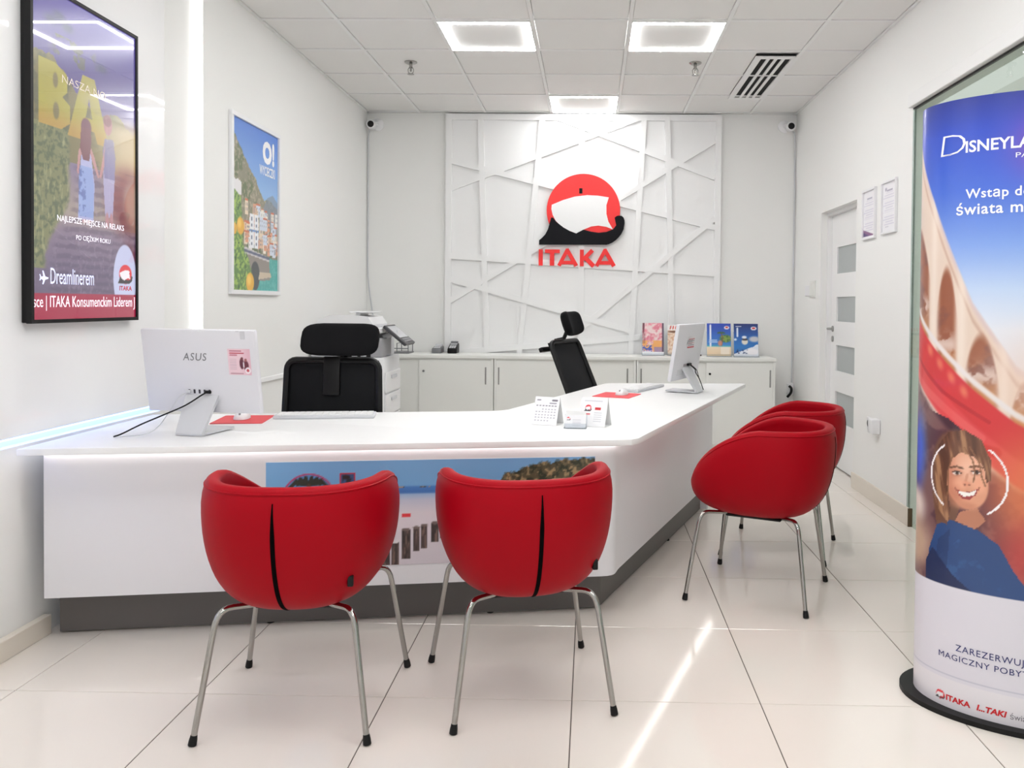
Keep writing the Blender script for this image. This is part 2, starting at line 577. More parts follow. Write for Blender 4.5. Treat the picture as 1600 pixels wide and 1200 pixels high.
# ---- ceiling lights: square led frames
def ceiling_light(x, y, label, z=2.998):
    t = thing('ceiling_light', label, 'ceiling light', (x + .3, y + .3, z), 'square ceiling light frames')
    a, b = .018, .050
    MB().box((x + b, y + b, z - .004), (x + .6 - b, y + .6 - b, z + .01), .002, 1).build('centre_tile', M['tile'], t)
    fr = MB()
    for (p, q) in (((x + .012, y + .012), (x + .588, y + a)), ((x + .012, y + .6 - a), (x + .588, y + .588)), ((x + .012, y + a), (x + a, y + .6 - a)), ((x + .6 - a, y + a), (x + .588, y + .6 - a))):
        fr.box((p[0], p[1], z - .010), (q[0], q[1], z + .01))
    fr.build('frame', M['grid'], t)
    for (p, q) in (((x + a, y + a), (x + .6 - a, y + b)), ((x + a, y + .6 - b), (x + .6 - a, y + .6 - a)), ((x + a, y + b), (x + b, y + .6 - b)), ((x + .6 - b, y + b), (x + .6 - a, y + .6 - b))):
        MB().box((p[0], p[1], z - .012), (q[0], q[1], z + .008), .004, 1).build('led_bar', M['led'], t)
LL = ['glowing square ceiling light frame, left one above the desk front', 'glowing square ceiling light frame, right one beside the slotted vent',
      'glowing square ceiling light frame against the back wall above the round emblem',
      'square ceiling light frame over the left tub chair, out of the photo', 'square ceiling light frame over the right front tub chair, out of the photo',
      'square ceiling light frame over the middle of the entrance, out of the photo', 'square ceiling light frame over the entrance beside the left wall, out of the photo',
      'square ceiling light frame over the advertising column, out of the photo', 'square ceiling light frame above the shop front, left of its middle, out of the photo',
      'square ceiling light frame above the shop front, right of its middle, out of the photo']
for n, (k, y) in enumerate(LIGHT_CELLS):
    ceiling_light(GX[k], y, LL[n])

# ---- slot diffuser
vt = thing('air_vent', 'white slotted ceiling vent with four dark slots near the right wall', 'vent', (1.27, 6.35, 2.995))
MB().box((VX0 + .004, VY0, 2.999), (VX1 - .004, VY1, 3.012)).build('backing', M['vent_dark'], vt)
fr = MB().box((VX0, VY0 - .0, 2.990), (VX1, VY0 + .045, 3.0)).box((VX0, VY1 - .045, 2.990), (VX1, VY1, 3.0))
fr.box((VX0, VY0 + .045, 2.990), (VX0 + .045, VY1 - .045, 3.0)).box((VX1 - .026, VY0 + .045, 2.990), (VX1, VY1 - .045, 3.0))
fr.build('frame', M['grid'], vt)
sl = (VX1 - .026 - VX0 - .045) / 4
for k in range(3):
    xs = VX0 + .045 + sl * (k + 1)
    MB().box((xs - .012, VY0 + .045, 2.990), (xs + .012, VY1 - .045, 2.999), .002, 1).build('slat', M['grid'], vt)

# ---- sprinklers
def sprinkler(x, y, label):
    t = thing('ceiling_sprinkler', label, 'sprinkler', (x, y, 2.995), 'ceiling sprinklers')
    MB().lathe([(.045, 0), (.045, -.006), (.030, -.016), (.018, -.018)], (x, y, 3.0), seg=20).build('rosette', M['chrome'], t)
    MB().lathe([(.012, -.015), (.012, -.04), (.008, -.045), (.007, -.07)], (x, y, 3.0), seg=14).build('body', M['chrome'], t)
    ar = MB()
    for s in (-1, 1):
        ar.tube([(x + s * .011, y, 2.96), (x + s * .020, y, 2.945), (x + s * .018, y, 2.925), (x + s * .004, y, 2.915)], .003, 6)
    ar.build('yoke_arm', M['chrome'], t)
    MB().lathe([(.004, 0), (.024, -.003), (.024, -.006), (.003, -.008)], (x, y, 2.916), seg=18).build('deflector', M['chrome'], t)
sprinkler(-1.315, 5.93, 'chrome ceiling sprinkler left of the left light frame')
sprinkler(.732, 5.93, 'chrome ceiling sprinkler below the right light frame, beside the vent')

# ---- glass partition and its header
hd = struct('trim_2', MB().box((XR - .03, Y0, 2.412), (XR + .10, 4.80, 2.485), .003, 1), M['grid'])
MB().box((XR + .0, Y0, 2.400), (XR + .012, 4.795, 2.412)).build('gasket', M['black'], hd)
win = struct('window_1', MB().box((XR + .0, 2.402, .004), (XR + .010, 4.770, 2.402)), M['glass'])
MB().box((XR - .001, 4.770, .07), (XR + .012, 4.79, 2.402)).build('glass_edge', M['glass_edge'], win)
MB().box((XR + .0, Y0, .004), (XR + .010, 2.396, 2.402)).build('glass_pane', M['glass'], win)

# ---- door in its recess
dX = 1.935
door = struct('door_1', MB(), None)
d = MB()
zs = [(1.521, 1.729), (1.146, 1.338), (.758, .960), (.362, .597)]
ya, yb, pa, pb = 5.79, 6.64, 5.95, 6.500
d.box((dX, pb, .01), (dX + .04, yb, 1.985)).box((dX, ya, .01), (dX + .04, pa, 1.985))
edges = [1.985] + [z for p in [(b, a) for a, b in zs] for z in p] + [.01]
for k in range(0, len(edges), 2):
    d.box((dX, pa, edges[k + 1]), (dX + .04, pb, edges[k]))
d.build('door_leaf', M['door'], door)
for a, b in zs:
    MB().box((dX + .012, pa, a), (dX + .024, pb, b)).build('frosted_pane', M['frost'], door)
MB().box((XR + .05, 6.64, 0), (dX + .06, 6.655, 2.012)).box((XR + .05, 5.775, 0), (dX + .06, 5.79, 2.012)).box((XR + .05, 5.79, 1.987), (dX + .06, 6.64, 2.012)).build('door_frame', M['door'], door)
hp = MB().lathe([(.024, 0), (.024, .008), (.010, .010), (.010, .045)], (dX, 6.585, 1.085), (-1, 0, 0), 16)
hp.tube([(dX - .042, 6.59, 1.085), (dX - .045, 6.55, 1.085), (dX - .045, 6.47, 1.085)], .009, 8)
hh = hp.build('door_handle', M['steel'], door)
MB().lathe([(.024, 0), (.024, .008), (.012, .009)], (dX, 6.585, 1.005), (-1, 0, 0), 16).build('key_plate', M['steel'], hh)

# ================================================================ back wall: relief panel and sign
rp = thing('relief_panel', 'white relief board with crossing diagonal battens behind the round emblem', 'wall panel', (-.09, 7.45, .80))
MB().box((-1.33, 7.484, .62), (1.165, 7.499, 2.985)).build('backing_board', M['relief'], rp)
def batten(p, q, w=.052, y0=7.484, y1=7.462):
    a, b = Vector(p), Vector(q)
    dr = (b - a).normalized(); n = Vector((-dr.y, dr.x)) * w / 2
    pts = [a + n, a - n, b - n, b + n]
    MB().prism([(v.x, v.y) for v in pts], y0, y1, lambda s, t, y: (s, y, t)).build('batten', M['relief'], rp)
BAT = {  # crossing battens on the board: end points (x, z)
 'v': [((-1.020, 2.95), (-.940, .62)), ((-.455, 2.95), (-.667, .62)), ((-.097, 2.95), (-.085, .62)), ((.466, 2.95), (.356, .62)), ((.676, 2.95), (.752, .62))],
 'd': [((-1.297, 2.56), (1.118, 1.966)), ((-1.295, 2.304), (.418, 2.951)), ((-.314, 2.953), (1.113, 2.418)), ((1.108, 2.752), (-1.289, 1.283)),
       ((1.117, 2.053), (-.57, .64)), ((-1.291, 1.692), (1.123, 1.548)), ((-1.290, 1.481), (.362, 1.023)), ((-1.286, .808), (.45, .966))],
 'f': [((-1.305, .62), (-1.305, 2.985)), ((1.14, .62), (1.14, 2.985)), ((-1.279, 2.955), (1.114, 2.955))]}
for n, (k, dy) in enumerate((('v', 0), ('d', .0006), ('f', .0012))):
    for i, (p, q) in enumerate(BAT[k]):
        batten(p, q, .055 if k == 'f' else .05, 7.484, 7.462 - dy - i * .00005)

# ---- the sign: disc, sail, hull and letters
sg = thing('wall_sign', 'red disc emblem with white sail and black hull over red capital letters', 'sign', (-.09, 7.44, 1.61))
XZ = lambda s, t, y: (s, y, t)
disc = [(DISC_C[0] + DISC_R * math.cos(a), max(1.815, DISC_C[1] + DISC_R * math.sin(a))) for a in np.linspace(0, 2 * math.pi, 64, endpoint=False)]
MB().prism(disc, 7.461, 7.450, XZ).build('red_disc', M['logo_red'], sg)
def rim_poly(pts, y0, y1):
    return MB().prism(pts, y0, y1, XZ)
rim_poly(SAIL, 7.451, 7.446).build('white_sail', M['logo_white'], sg)
rim_poly(HULL, 7.461, 7.442).build('black_hull', M['logo_black'], sg)
MB().box((-.115, 7.446, 2.265), (-.086, 7.451, 2.312)).build('dark_slot', M['vent_dark'], sg)
k_ = .697 / 805
U = lambda a, b: (-.482 + (a - 140) * k_, 1.757 - (b - 930) * k_)
def stroke(mb, a, b, w, y1):
    a, b = Vector(U(*a)), Vector(U(*b))
    dr = (b - a).normalized(); n = Vector((-dr.y, dr.x)) * w * k_ / 2
    mb.prism([tuple(a + n), tuple(a - n), tuple(b - n), tuple(b + n)], 7.461, y1, XZ)
L5 = [[((166, 930), (166, 1100), 43)],
      [((210, 949), (366, 949), 38), ((285, 960), (285, 1100), 46)],
      [((449, 925), (358, 1100), 38), ((437, 925), (540, 1100), 42), ((385, 1066), (505, 1066), 38)],
      [((597, 930), (597, 1103), 40), ((612, 1035), (708, 935), 42), ((620, 1000), (722, 1102), 46)],
      [((845, 925), (752, 1100), 38), ((833, 925), (934, 1100), 42), ((780, 1066), (900, 1066), 38)]]
for strokes in L5:
    mb = MB()
    for i, (a, b, w) in enumerate(strokes): stroke(mb, a, b, w, 7.449 - i * .0003)
    mb.build('letter', M['logo_red'], sg)

# ---- security cameras
def security_camera(x, s, label, cable_to):
    t = thing('security_camera', label, 'camera', (x, 7.44, 2.87), 'security cameras')
    MB().lathe([(.055, 0), (.055, .018), (.035, .03)], (x - s * .04, 7.5, 2.885), (0, -1, 0), 20).build('mount', M['white_plastic'], t)
    MB().tube([(x - s * .04, 7.475, 2.885), (x - s * .03, 7.44, 2.885), (x, 7.42, 2.872)], .016, 10).build('bracket', M['white_plastic'], t)
    b = MB().lathe([(.030, -.03), (.040, -.02), (.043, .03), (.040, .05), (.030, .052)], (x, 7.43, 2.87), (.05 * -s, -1, -.05), 22).build('housing', M['white_plastic'], t)
    MB().lathe([(.029, 0), (.026, .004), (.012, .006)], (x - .0026 * s, 7.378, 2.8674), (.05 * -s, -1, -.05), 20).build('lens', M['black'], b)
    cb = MB().tube(smooth_path(cable_to, 5), .006, 6).build('cable', M['light_grey'], t)
security_camera(-2.0, -1, 'small round white security camera in the left ceiling corner', [(-2.03, 7.47, 2.84), (-2.047, 7.485, 2.7), (-2.047, 7.487, 2.0), (-2.045, 7.487, 1.5), (-1.99, 7.485, 1.1)])
security_camera(1.775, 1, 'small round white security camera in the right ceiling corner', [(1.81, 7.47, 2.84), (1.832, 7.485, 2.7), (1.832, 7.487, 1.6), (1.832, 7.487, .57)])

# ================================================================ things on the walls
# ---- lit screen on the left wall
def paint_tv(u, v):
    p = Pic(u, v * 1.82, (90, 80, 105))
    X, Y = p.x, p.y
    p.grad([(0, (96, 84, 108)), (.30, (112, 98, 124)), (.50, (135, 118, 138)), (.62, (165, 150, 140)), (1.0, (120, 105, 150)), (1.45, (92, 82, 140)), (1.82, (100, 90, 165))], Y)
    n = fbm(u * 14, Y * 14, 3); n2 = fbm(u * 45, Y * 45, 9, 3)
    # hillside
    hill = 1.46 - .30 * u + .10 * (fbm(u * 9, Y * 0, 5) - .5) + .05 * np.sin(u * 9)
    p.put((Y < hill) * (Y > .9) * 1.0, (126, 118, 82))
    p.put((Y < hill) * (Y > .9) * sm(.45, .65, n) * .6, (84, 88, 72))
    # sunlit slope on the right
    p.put(sm(.45, .95, u) * sm(.75, .95, Y) * (1 - sm(1.15, 1.3, Y)), (196, 172, 128))
    p.put(sm(.55, 1.0, u) * sm(.5, .75, Y) * (1 - sm(.85, 1.0, Y)), (178, 158, 126))
    # grass verge on the left
    verge = .34 - .16 * sm(.25, .9, Y) * 0 + .05 * (n - .5) - .22 * (1 - sm(.3, .75, Y))
    gm = sm(.0, .05, verge - u) * (Y < 1.08) * (Y > .28)
    p.put(gm, (128, 130, 92))
    p.put(gm * sm(.45, .6, n2), (92, 102, 74))
    p.put(gm * sm(.6, .75, fbm(u * 60, Y * 16, 4)) * .6, (176, 172, 128))
    # paved steps
    st = sm(.5, .9, np.abs(np.sin((Y ** .8) * 62 + 2 * n)))
    path = sm(0, .06, u - verge) * (Y < .92)
    p.put(path * (1 - st) * .35, (70, 58, 84))
    p.put(path * sm(.55, .75, n2) * .3, (168, 152, 172))
    p.put(sm(.80, 1.0, u) * (Y > .55) * (Y < .9) * .6, (188, 160, 120))
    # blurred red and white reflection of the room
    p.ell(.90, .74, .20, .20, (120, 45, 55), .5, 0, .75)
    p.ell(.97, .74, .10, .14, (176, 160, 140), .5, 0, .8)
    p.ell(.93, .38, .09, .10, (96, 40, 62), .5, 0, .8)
    # tree silhouettes against the sky
    for tx, ty in ((.23, 1.70), (.16, 1.66), (.63, 1.52), (.30, 1.66)):
        p.ell(tx, ty, .05, .025, (74, 78, 104), .8, 0, .8)
    p.put((Y > 1.46) * (Y < 1.60) * sm(.52, .62, fbm(u * 16, Y * 16, 12)) * sm(.12, .22, u) * (1 - sm(.5, .62, u)) * .85, (96, 96, 86))
    # big yellow-green letters
    yg = (186, 176, 72)
    let = np.zeros(u.shape)
    q = Pic(u, v * 1.82, (0, 0, 0))
    q.poly([(.055, 1.07), (.055, 1.43), (.20, 1.43), (.295, 1.39), (.30, 1.29), (.255, 1.255), (.325, 1.22), (.325, 1.12), (.24, 1.07)], (1, 1, 1))
    q.ell(.195, 1.335, .022, .042, (0, 0, 0), .2)
    q.ell(.20, 1.165, .026, .048, (0, 0, 0), .2)
    q.poly([(.30, 1.05), (.44, 1.43), (.56, 1.43), (.70, 1.05), (.585, 1.05), (.555, 1.12), (.45, 1.12), (.42, 1.05)], (1, 1, 1))
    q.poly([(.47, 1.19), (.535, 1.19), (.503, 1.30)], (0, 0, 0))
    p.put(q.c[..., 0] * (.78 + .3 * (n - .5)), yg)
    p.put(q.c[..., 0] * sm(.45, .8, u * 0 + (1.40 - Y) * 2.4) * .45, (196, 128, 70))
    # woman in a long pale dress
    p.poly([(.395, .58), (.405, .80), (.43, .99), (.52, .99), (.555, .80), (.545, .58)], (176, 176, 216))
    p.poly([(.40, .60), (.405, .83), (.42, .90), (.53, .90), (.55, .80), (.545, .60)], (146, 164, 214))
    p.put(((u > .40) & (u < .47) & (Y > .6) & (Y < .9)) * sm(.55, .62, n2) * .8, (92, 108, 168))
    p.poly([(.43, 1.02), (.40, .98), (.385, .86), (.40, .84), (.42, .95), (.45, 1.0)], (190, 140, 140))
    p.poly([(.52, 1.02), (.555, .97), (.605, .855), (.59, .845), (.54, .93), (.51, .99)], (190, 140, 140))
    p.ell(.475, 1.13, .050, .055, (112, 68, 84), .12)
    p.poly([(.425, 1.13), (.415, 1.00), (.445, .935), (.505, .935), (.525, 1.05), (.52, 1.13)], (118, 72, 82))
    p.ell(.455, .575, .02, .012, (196, 150, 150), .2); p.ell(.50, .575, .02, .012, (196, 150, 150), .2)
    # man beside her
    p.poly([(.665, .62), (.645, .85), (.66, 1.10), (.76, 1.10), (.765, .86), (.745, .62)], (170, 162, 196))
    p.poly([(.655, .86), (.64, 1.02), (.66, 1.10), (.75, 1.11), (.775, 1.0), (.765, .86)], (128, 122, 164))
    p.poly([(.66, 1.06), (.64, .98), (.605, .86), (.62, .845), (.655, .93)], (190, 140, 140))
    p.ell(.695, 1.19, .044, .062, (168, 108, 118), .12)
    p.ell(.69, 1.215, .042, .035, (128, 78, 88), .15)
    p.ell(.685, .60, .018, .05, (180, 130, 136), .2); p.ell(.73, .60, .018, .05, (180, 130, 136), .2)
    # sun haze
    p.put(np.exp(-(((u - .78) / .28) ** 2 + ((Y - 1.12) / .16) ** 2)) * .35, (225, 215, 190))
    # ticker
    p.put(Y < .145, (166, 28, 66))
    p.put((Y < .145) * (1 - sm(.0, .145, Y)) * .4, (120, 18, 52))
    # brand bubble
    p.ell(.88, .245, .13, .22, (196, 200, 232), .03)
    p.put(Y < .145, (166, 28, 66))
    brand_mark(p, .885, .275, .062, 1.15)
    return p.c
TX, TY0, TY1, TZ0, TZ1 = -2.005, 2.905, 3.600, 1.176, 2.424
tv = thing('wall_screen', 'tall black framed advertising screen showing a couple walking up stone steps', 'screen', (TX, 3.25, TZ0))
MB().box((-2.045, TY0 + .002, TZ0 + .002), (TX - .012, TY1 - .002, TZ1 - .002), .004, 2).build('casing', M['black'], tv)
bz = MB()
for a, b in (((TY0, TZ0), (TY1, TZ0 + .014)), ((TY0, TZ1 - .014), (TY1, TZ1)), ((TY0, TZ0 + .014), (TY0 + .014, TZ1 - .014)), ((TY1 - .014, TZ0 + .014), (TY1, TZ1 - .014))):
    bz.box((TX - .020, a[0], a[1]), (TX, b[0], b[1]))
bz.build('bezel', M['black'], tv)
sy0, sy1, sz0, sz1 = TY0 + .014, TY1 - .014, TZ0 + .014, TZ1 - .014
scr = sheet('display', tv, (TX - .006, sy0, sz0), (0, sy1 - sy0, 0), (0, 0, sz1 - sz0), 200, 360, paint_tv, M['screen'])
W_, H_ = sy1 - sy0, sz1 - sz0
def tvt(s, u, v, fit, m, h=None, **k):
    return text('screen_lettering', s, .05, m, scr, (TX - .006, sy0 + u * W_, sz0 + v * H_), (0, 1, 0), (0, 0, 1), fit=fit * W_, height=h, lift=.001, **k)
tvt('NAJLEPSZE MIEJSCE NA RELAKS', .205, .298, .66, M['screen_white'], .030)
tvt('PO CIĘŻKIM ROKU', .375, .248, .34, M['screen_white'], .030)
tvt('Dreamlinerem', .145, .108, .40, M['screen_ltblue'], .060)
tvt('sce | ITAKA Konsumenckim Liderem J', .004, .026, .985, M['screen_white'], .056)
tvt('NASZA NO', .25, .735, .42, M['screen_dim'], .030)
tvt('ITAKA', .815, .094, .14, M['red_ink'], .020, bold=.001)
pl = MB()
for q in ([(.06, .124), (.085, .118), (.125, .123), (.128, .127), (.09, .131), (.06, .128)], [(.088, .124), (.078, .106), (.086, .106), (.104, .124)], [(.088, .127), (.078, .147), (.086, .147), (.104, .127)], [(.062, .126), (.054, .117), (.060, .117), (.07, .126)], [(.062, .126), (.054, .136), (.060, .136), (.07, .126)]):
    pl.prism([(sy0 + a * W_, sz0 + b * H_) for a, b in q], TX - .006, TX - .005, lambda s, t, x: (x, s, t))
pl.build('plane_symbol', M['screen_ltblue'], scr)

# ---- framed coast poster
def paint_coast(u, v):
    p = Pic(u, v * 1.46, (120, 165, 225))
    X, Y = p.x, p.y
    p.grad([(0, (120, 190, 200)), (.9, (142, 184, 232)), (1.46, (72, 124, 214))], Y)
    n = fbm(u * 12, Y * 12, 2); n2 = fbm(u * 40, Y * 40, 7, 3)
    ridge = np.interp(u, [0, .15, .35, .5, .62, .68, .8, .9, 1], [1.38, 1.24, 1.07, 1.0, .86, .83, .85, .80, .78]) + .05 * (fbm(u * 18, u * 0, 4) - .5)
    m = (Y < ridge) * 1.0
    p.put(m, (138, 134, 112)); p.put(m * sm(.45, .6, n), (98, 112, 78)); p.put(m * sm(.55, .68, n2) * .7, (188, 172, 150))
    p.put((Y < np.interp(u, [.62, .75, .88, 1], [.7, .86, .90, .84])) * (u > .66) * (Y > .6) * .7, (128, 140, 160))
    # terraces of houses
    rng = random.Random(5)
    for k in range(70):
        hx = rng.uniform(.28, .98); hy = rng.uniform(.40, .72) - .10 * (hx - .5)
        w, h = rng.uniform(.05, .10), rng.uniform(.06, .13)
        col = rng.choice([(238, 236, 232), (232, 214, 190), (226, 190, 160), (214, 222, 236), (222, 160, 128), (240, 230, 216)])
        p.poly([(hx - w / 2, hy - h / 2), (hx + w / 2, hy - h / 2), (hx + w / 2, hy + h / 2), (hx - w / 2, hy + h / 2)], col)
        if k % 2: p.poly([(hx - w / 2, hy + h / 2), (hx + w / 2, hy + h / 2), (hx + w / 2, hy + h / 2 + .015), (hx - w / 2, hy + h / 2 + .015)], (204, 112, 80))
        for q in (-.25, .2):
            for r in (-.2, .15): p.poly([(hx + q * w, hy + r * h), (hx + q * w + .012, hy + r * h), (hx + q * w + .012, hy + r * h + .022), (hx + q * w, hy + r * h + .022)], (120, 120, 132))
    for hx in (.36, .46):
        p.poly([(hx, .38), (hx + .09, .38), (hx + .09, .68), (hx, .68)], (240, 242, 246)); p.line([(hx, .53), (hx + .09, .53)], .01, (110, 150, 205))
        for k in range(5): p.poly([(hx + .03, .40 + k * .055), (hx + .055, .40 + k * .055), (hx + .055, .43 + k * .055), (hx + .03, .43 + k * .055)], (120, 130, 150))
    for hx in (.02, .10): p.poly([(hx, .82), (hx + .085, .82), (hx + .085, .93), (hx, .95)], (236, 234, 236))
    # sea, road and bridge
    p.put((Y < .30 + .03 * (n - .5)) * 1.0, (72, 172, 166)); p.put((Y < .30) * sm(.5, .65, n2) * .4, (130, 205, 196))
    p.poly([(.2, .30), (.8, .27), (.8, .31), (.25, .38)], (206, 202, 204)); p.line([(.22, .35), (.8, .30)], .012, (92, 100, 128))
    p.poly([(.3, .05), (.3, .32), (.8, .27), (.82, .1), (.6, .09)], (146, 138, 130)); p.ell(.48, .13, .10, .13, (70, 76, 78), .05)
    p.poly([(.55, .10), (.85, .13), (.83, .17), (.58, .17)], (206, 190, 166))
    # lemon branches
    lm = sm(0, .04, np.interp(Y, [0, .2, .35, .5, .62, .8, .9], [.42, .40, .28, .2, .24, .2, -.1]) + .10 * (n - .5) - u)
    p.put(lm, (98, 138, 70)); p.put(lm * sm(.45, .6, n2), (160, 190, 92)); p.put(lm * sm(.62, .72, fbm(u * 30, Y * 30, 19, 3)), (62, 100, 58))
    for lx, ly, r in ((.17, .55, .075), (.37, .07, .085), (.05, .52, .05)):
        p.ell(lx, ly, r, r, (232, 178, 62), .1); p.ell(lx - .02, ly + .02, r * .5, r * .5, (246, 206, 96), .5)
    return p.c
cp = thing('coast_poster', 'white framed poster of an Italian style cliff village with lemons', 'poster', (XL, 4.99, 1.30))
py0, py1, pz0, pz1 = 4.625, 5.358, 1.303, 2.350
fr = MB()
for a, b in (((py0, pz0), (py1, pz0 + .026)), ((py0, pz1 - .026), (py1, pz1)), ((py0, pz0 + .026), (py0 + .026, pz1 - .026)), ((py1 - .026, pz0 + .026), (py1, pz1 - .026))):
    fr.box((XL, a[0], a[1]), (XL + .022, b[0], b[1]), .002, 1)
fr.build('frame', M['white_plastic'], cp)
pw, ph = py1 - py0 - .052, pz1 - pz0 - .052
MB().box((XL, py0 + .02, pz0 + .02), (XL + .006, py1 - .02, pz1 - .02)).build('backing', M['paper'], cp)
pr = sheet('print', cp, (XL + .008, py0 + .026, pz0 + .026), (0, pw, 0), (0, 0, ph), 110, 170, paint_coast, M['gloss_print'])
def pt(s, u, v, fit, h, **k): return text('print_lettering', s, .1, M['white_ink'], pr, (XL + .008, py0 + .026 + u * pw, pz0 + .026 + v * ph), (0, 1, 0), (0, 0, 1), fit=fit * pw, height=h, lift=.001, **k)
pt('O', .64, .80, .215, .145, bold=.006)
pt('!', .865, .80, .05, .150, bold=.006)
pt('WYCIECZKI', .57, .725, .36, .060, bold=.002)

# ---- two certificates on the right wall
def cert(y0, y1, z0, z1, label, corner):
    t = thing('certificate_frame', label, 'picture frame', (XR, (y0 + y1) / 2, z0), 'certificates beside the door')
    f = MB()
    for a, b in (((y0, z0), (y1, z0 + .014)), ((y0, z1 - .014), (y1, z1)), ((y0, z0 + .014), (y0 + .014, z1 - .014)), ((y1 - .014, z0 + .014), (y1, z1 - .014))):
        f.box((XR - .018, a[0], a[1]), (XR, b[0], b[1]), .002, 1)
    f.build('frame', M['white_plastic'], t)
    def paint(u, v):
        p = Pic(u, v * 1.33, (240, 239, 243))
        for k in range(14):
            if k in (3, 9): continue
            w = .28 + .1 * ((k * 7) % 3)
            p.line([(.5 - w, 1.05 - k * .065), (.5 + w, 1.05 - k * .065)], .010, (214, 211, 226))
        p.line([(.3, 1.12), (.72, 1.12)], .018, (170, 166, 186))
        if corner:
            p.poly([(0, .20), (0, 0), (1, 0), (1, .06), (.5, .07)], (240, 238, 242)); p.poly([(0, .04), (1, .04), (0, .24)], (140, 96, 140)); p.poly([(0, .04), (.5, .04), (0, .16)], (92, 70, 128))
        else:
            p.ell(.22, 1.16, .08, .05, (178, 174, 190), .3); p.line([(.2, .13), (.45, .13)], .012, (206, 204, 214))
        return p.c
    sheet('document', t, (XR - .006, y1 - .014, z0 + .014), (0, -(y1 - y0 - .028), 0), (0, 0, z1 - z0 - .028), 40, 60, paint, M['print'])
    MB().box((XR - .005, y0 + .01, z0 + .01), (XR - .001, y1 - .01, z1 - .01)).build('backing', M['paper'], t)
cert(5.371, 5.622, 1.712, 2.045, 'white framed certificate with a purple corner, nearer the door', True)
cert(5.006, 5.256, 1.719, 2.051, 'plain white framed certificate nearer the glass partition', False)

# ---- switches and sockets
sw = thing('light_switch', 'cream double light switch and grey plate between the corner and the door', 'switch', (XR, 6.95, 1.335))
MB().box((XR - .009, 6.96, 1.35), (XR, 7.10, 1.44), .003, 1).build('socket_plate', M['white_plastic'], sw)
MB().box((XR - .012, 6.79, 1.335), (XR, 6.94, 1.475), .003, 1).build('switch_plate', M['cabinet'], sw)
MB().box((XR - .018, 6.805, 1.35), (XR - .012, 6.862, 1.46), .002, 1).build('rocker', M['cabinet'], sw)
MB().box((XR - .018, 6.866, 1.35), (XR - .012, 6.925, 1.46), .002, 1).build('rocker', M['cabinet'], sw)
so = thing('wall_socket', 'white double socket with a plugged-in adapter low on the right wall', 'socket', (XR, 5.36, .45))
MB().box((XR - .010, 5.32, .452), (XR, 5.475, .535), .003, 1).build('plate', M['white_plastic'], so)
for y in (5.44, 5.36):
    MB().lathe([(.022, 0), (.022, .002), (.019, .002), (.018, -.004)], (XR - .010, y, .494), (-1, 0, 0), 18).build('outlet', M['grey_plastic'], so)
MB().box((XR - .055, 5.235, .452), (XR, 5.318, .545), .006, 2).build('adapter', M['white_plastic'], so)
s2 = thing('cable_outlet', 'small white outlet box with black plug in the back right corner', 'socket', (1.815, 7.49, .47))
MB().box((1.79, 7.455, .46), (1.845, 7.5, .56), .005, 2).build('box', M['white_plastic'], s2)
MB().tube(smooth_path([(1.80, 7.44, .54), (1.815, 7.425, .52), (1.81, 7.42, .48), (1.785, 7.44, .44)]), .012, 8).build('plug', M['black'], s2)

# ---- vertical led tube in the wall recess and the cool strip under the cladding
wl = thing('wall_light_strip', 'tall vertical white light strip in the recess of the left wall', 'light strip', (-2.08, 4.30, .75))
MB().box((-2.10, 4.285, .75), (-2.066, 4.318, 2.90), .003, 1).build('led_tube', M['wall_strip'], wl)
MB().box((-2.10, 4.285, 2.90), (-2.066, 4.318, 2.96), .003, 1).build('end_cap', M['mid_grey'], wl)
bl = thing('cool_light_strip', 'cool blue light strip hidden under the cladding edge behind the desk', 'light strip', (-2.06, 3.3, .762))
MB().box((-2.094, 1.2, .762), (-2.062, 3.90, .7715)).build('led_tape', M['blue_strip'], bl)

# ================================================================ reception desk
desk = thing('reception_desk', 'white angled reception desk with lit underside and dark grey plinth', 'desk', (-.6, 3.3, 0))
top_out = [(-2.0, 2.816)] + [(.128 + q[0], 3.176 + q[1]) for q in [(0, 0)]] + [(.165, 3.188), (.193, 3.222), (.213, 3.275)] + [(1.038, 5.50), (1.036, 5.515), (1.025, 5.525), (.125, 5.455), (.098, 5.43), (-.40, 4.035), (-.435, 3.995), (-.48, 3.972), (-2.0, 3.715)]
XY = lambda s, t, z: (s, t, z)
def slab(pts, z0, z1, bev=.003):
    bm = bmesh.new()
    n = len(pts)
    area = sum(pts[i][0] * pts[(i + 1) % n][1] - pts[(i + 1) % n][0] * pts[i][1] for i in range(n))
    if area < 0: pts = pts[::-1]
    lo = [bm.verts.new((p[0], p[1], z0)) for p in pts]
    hi = [bm.verts.new((p[0], p[1], z1)) for p in pts]
    bm.faces.new(lo[::-1]); bm.faces.new(hi)
    for i in range(n): bm.faces.new((lo[i], lo[(i + 1) % n], hi[(i + 1) % n], hi[i]))
    if bev:
        es = [e for e in bm.edges if abs(e.verts[0].co.z - e.verts[1].co.z) < 1e-6]
        bmesh.ops.bevel(bm, geom=es, offset=bev, segments=2, affect='EDGES', profile=.5)
    return MB().from_bm(bm)
slab(top_out, .716, .74).build('worktop', M['worktop'], desk, 30)
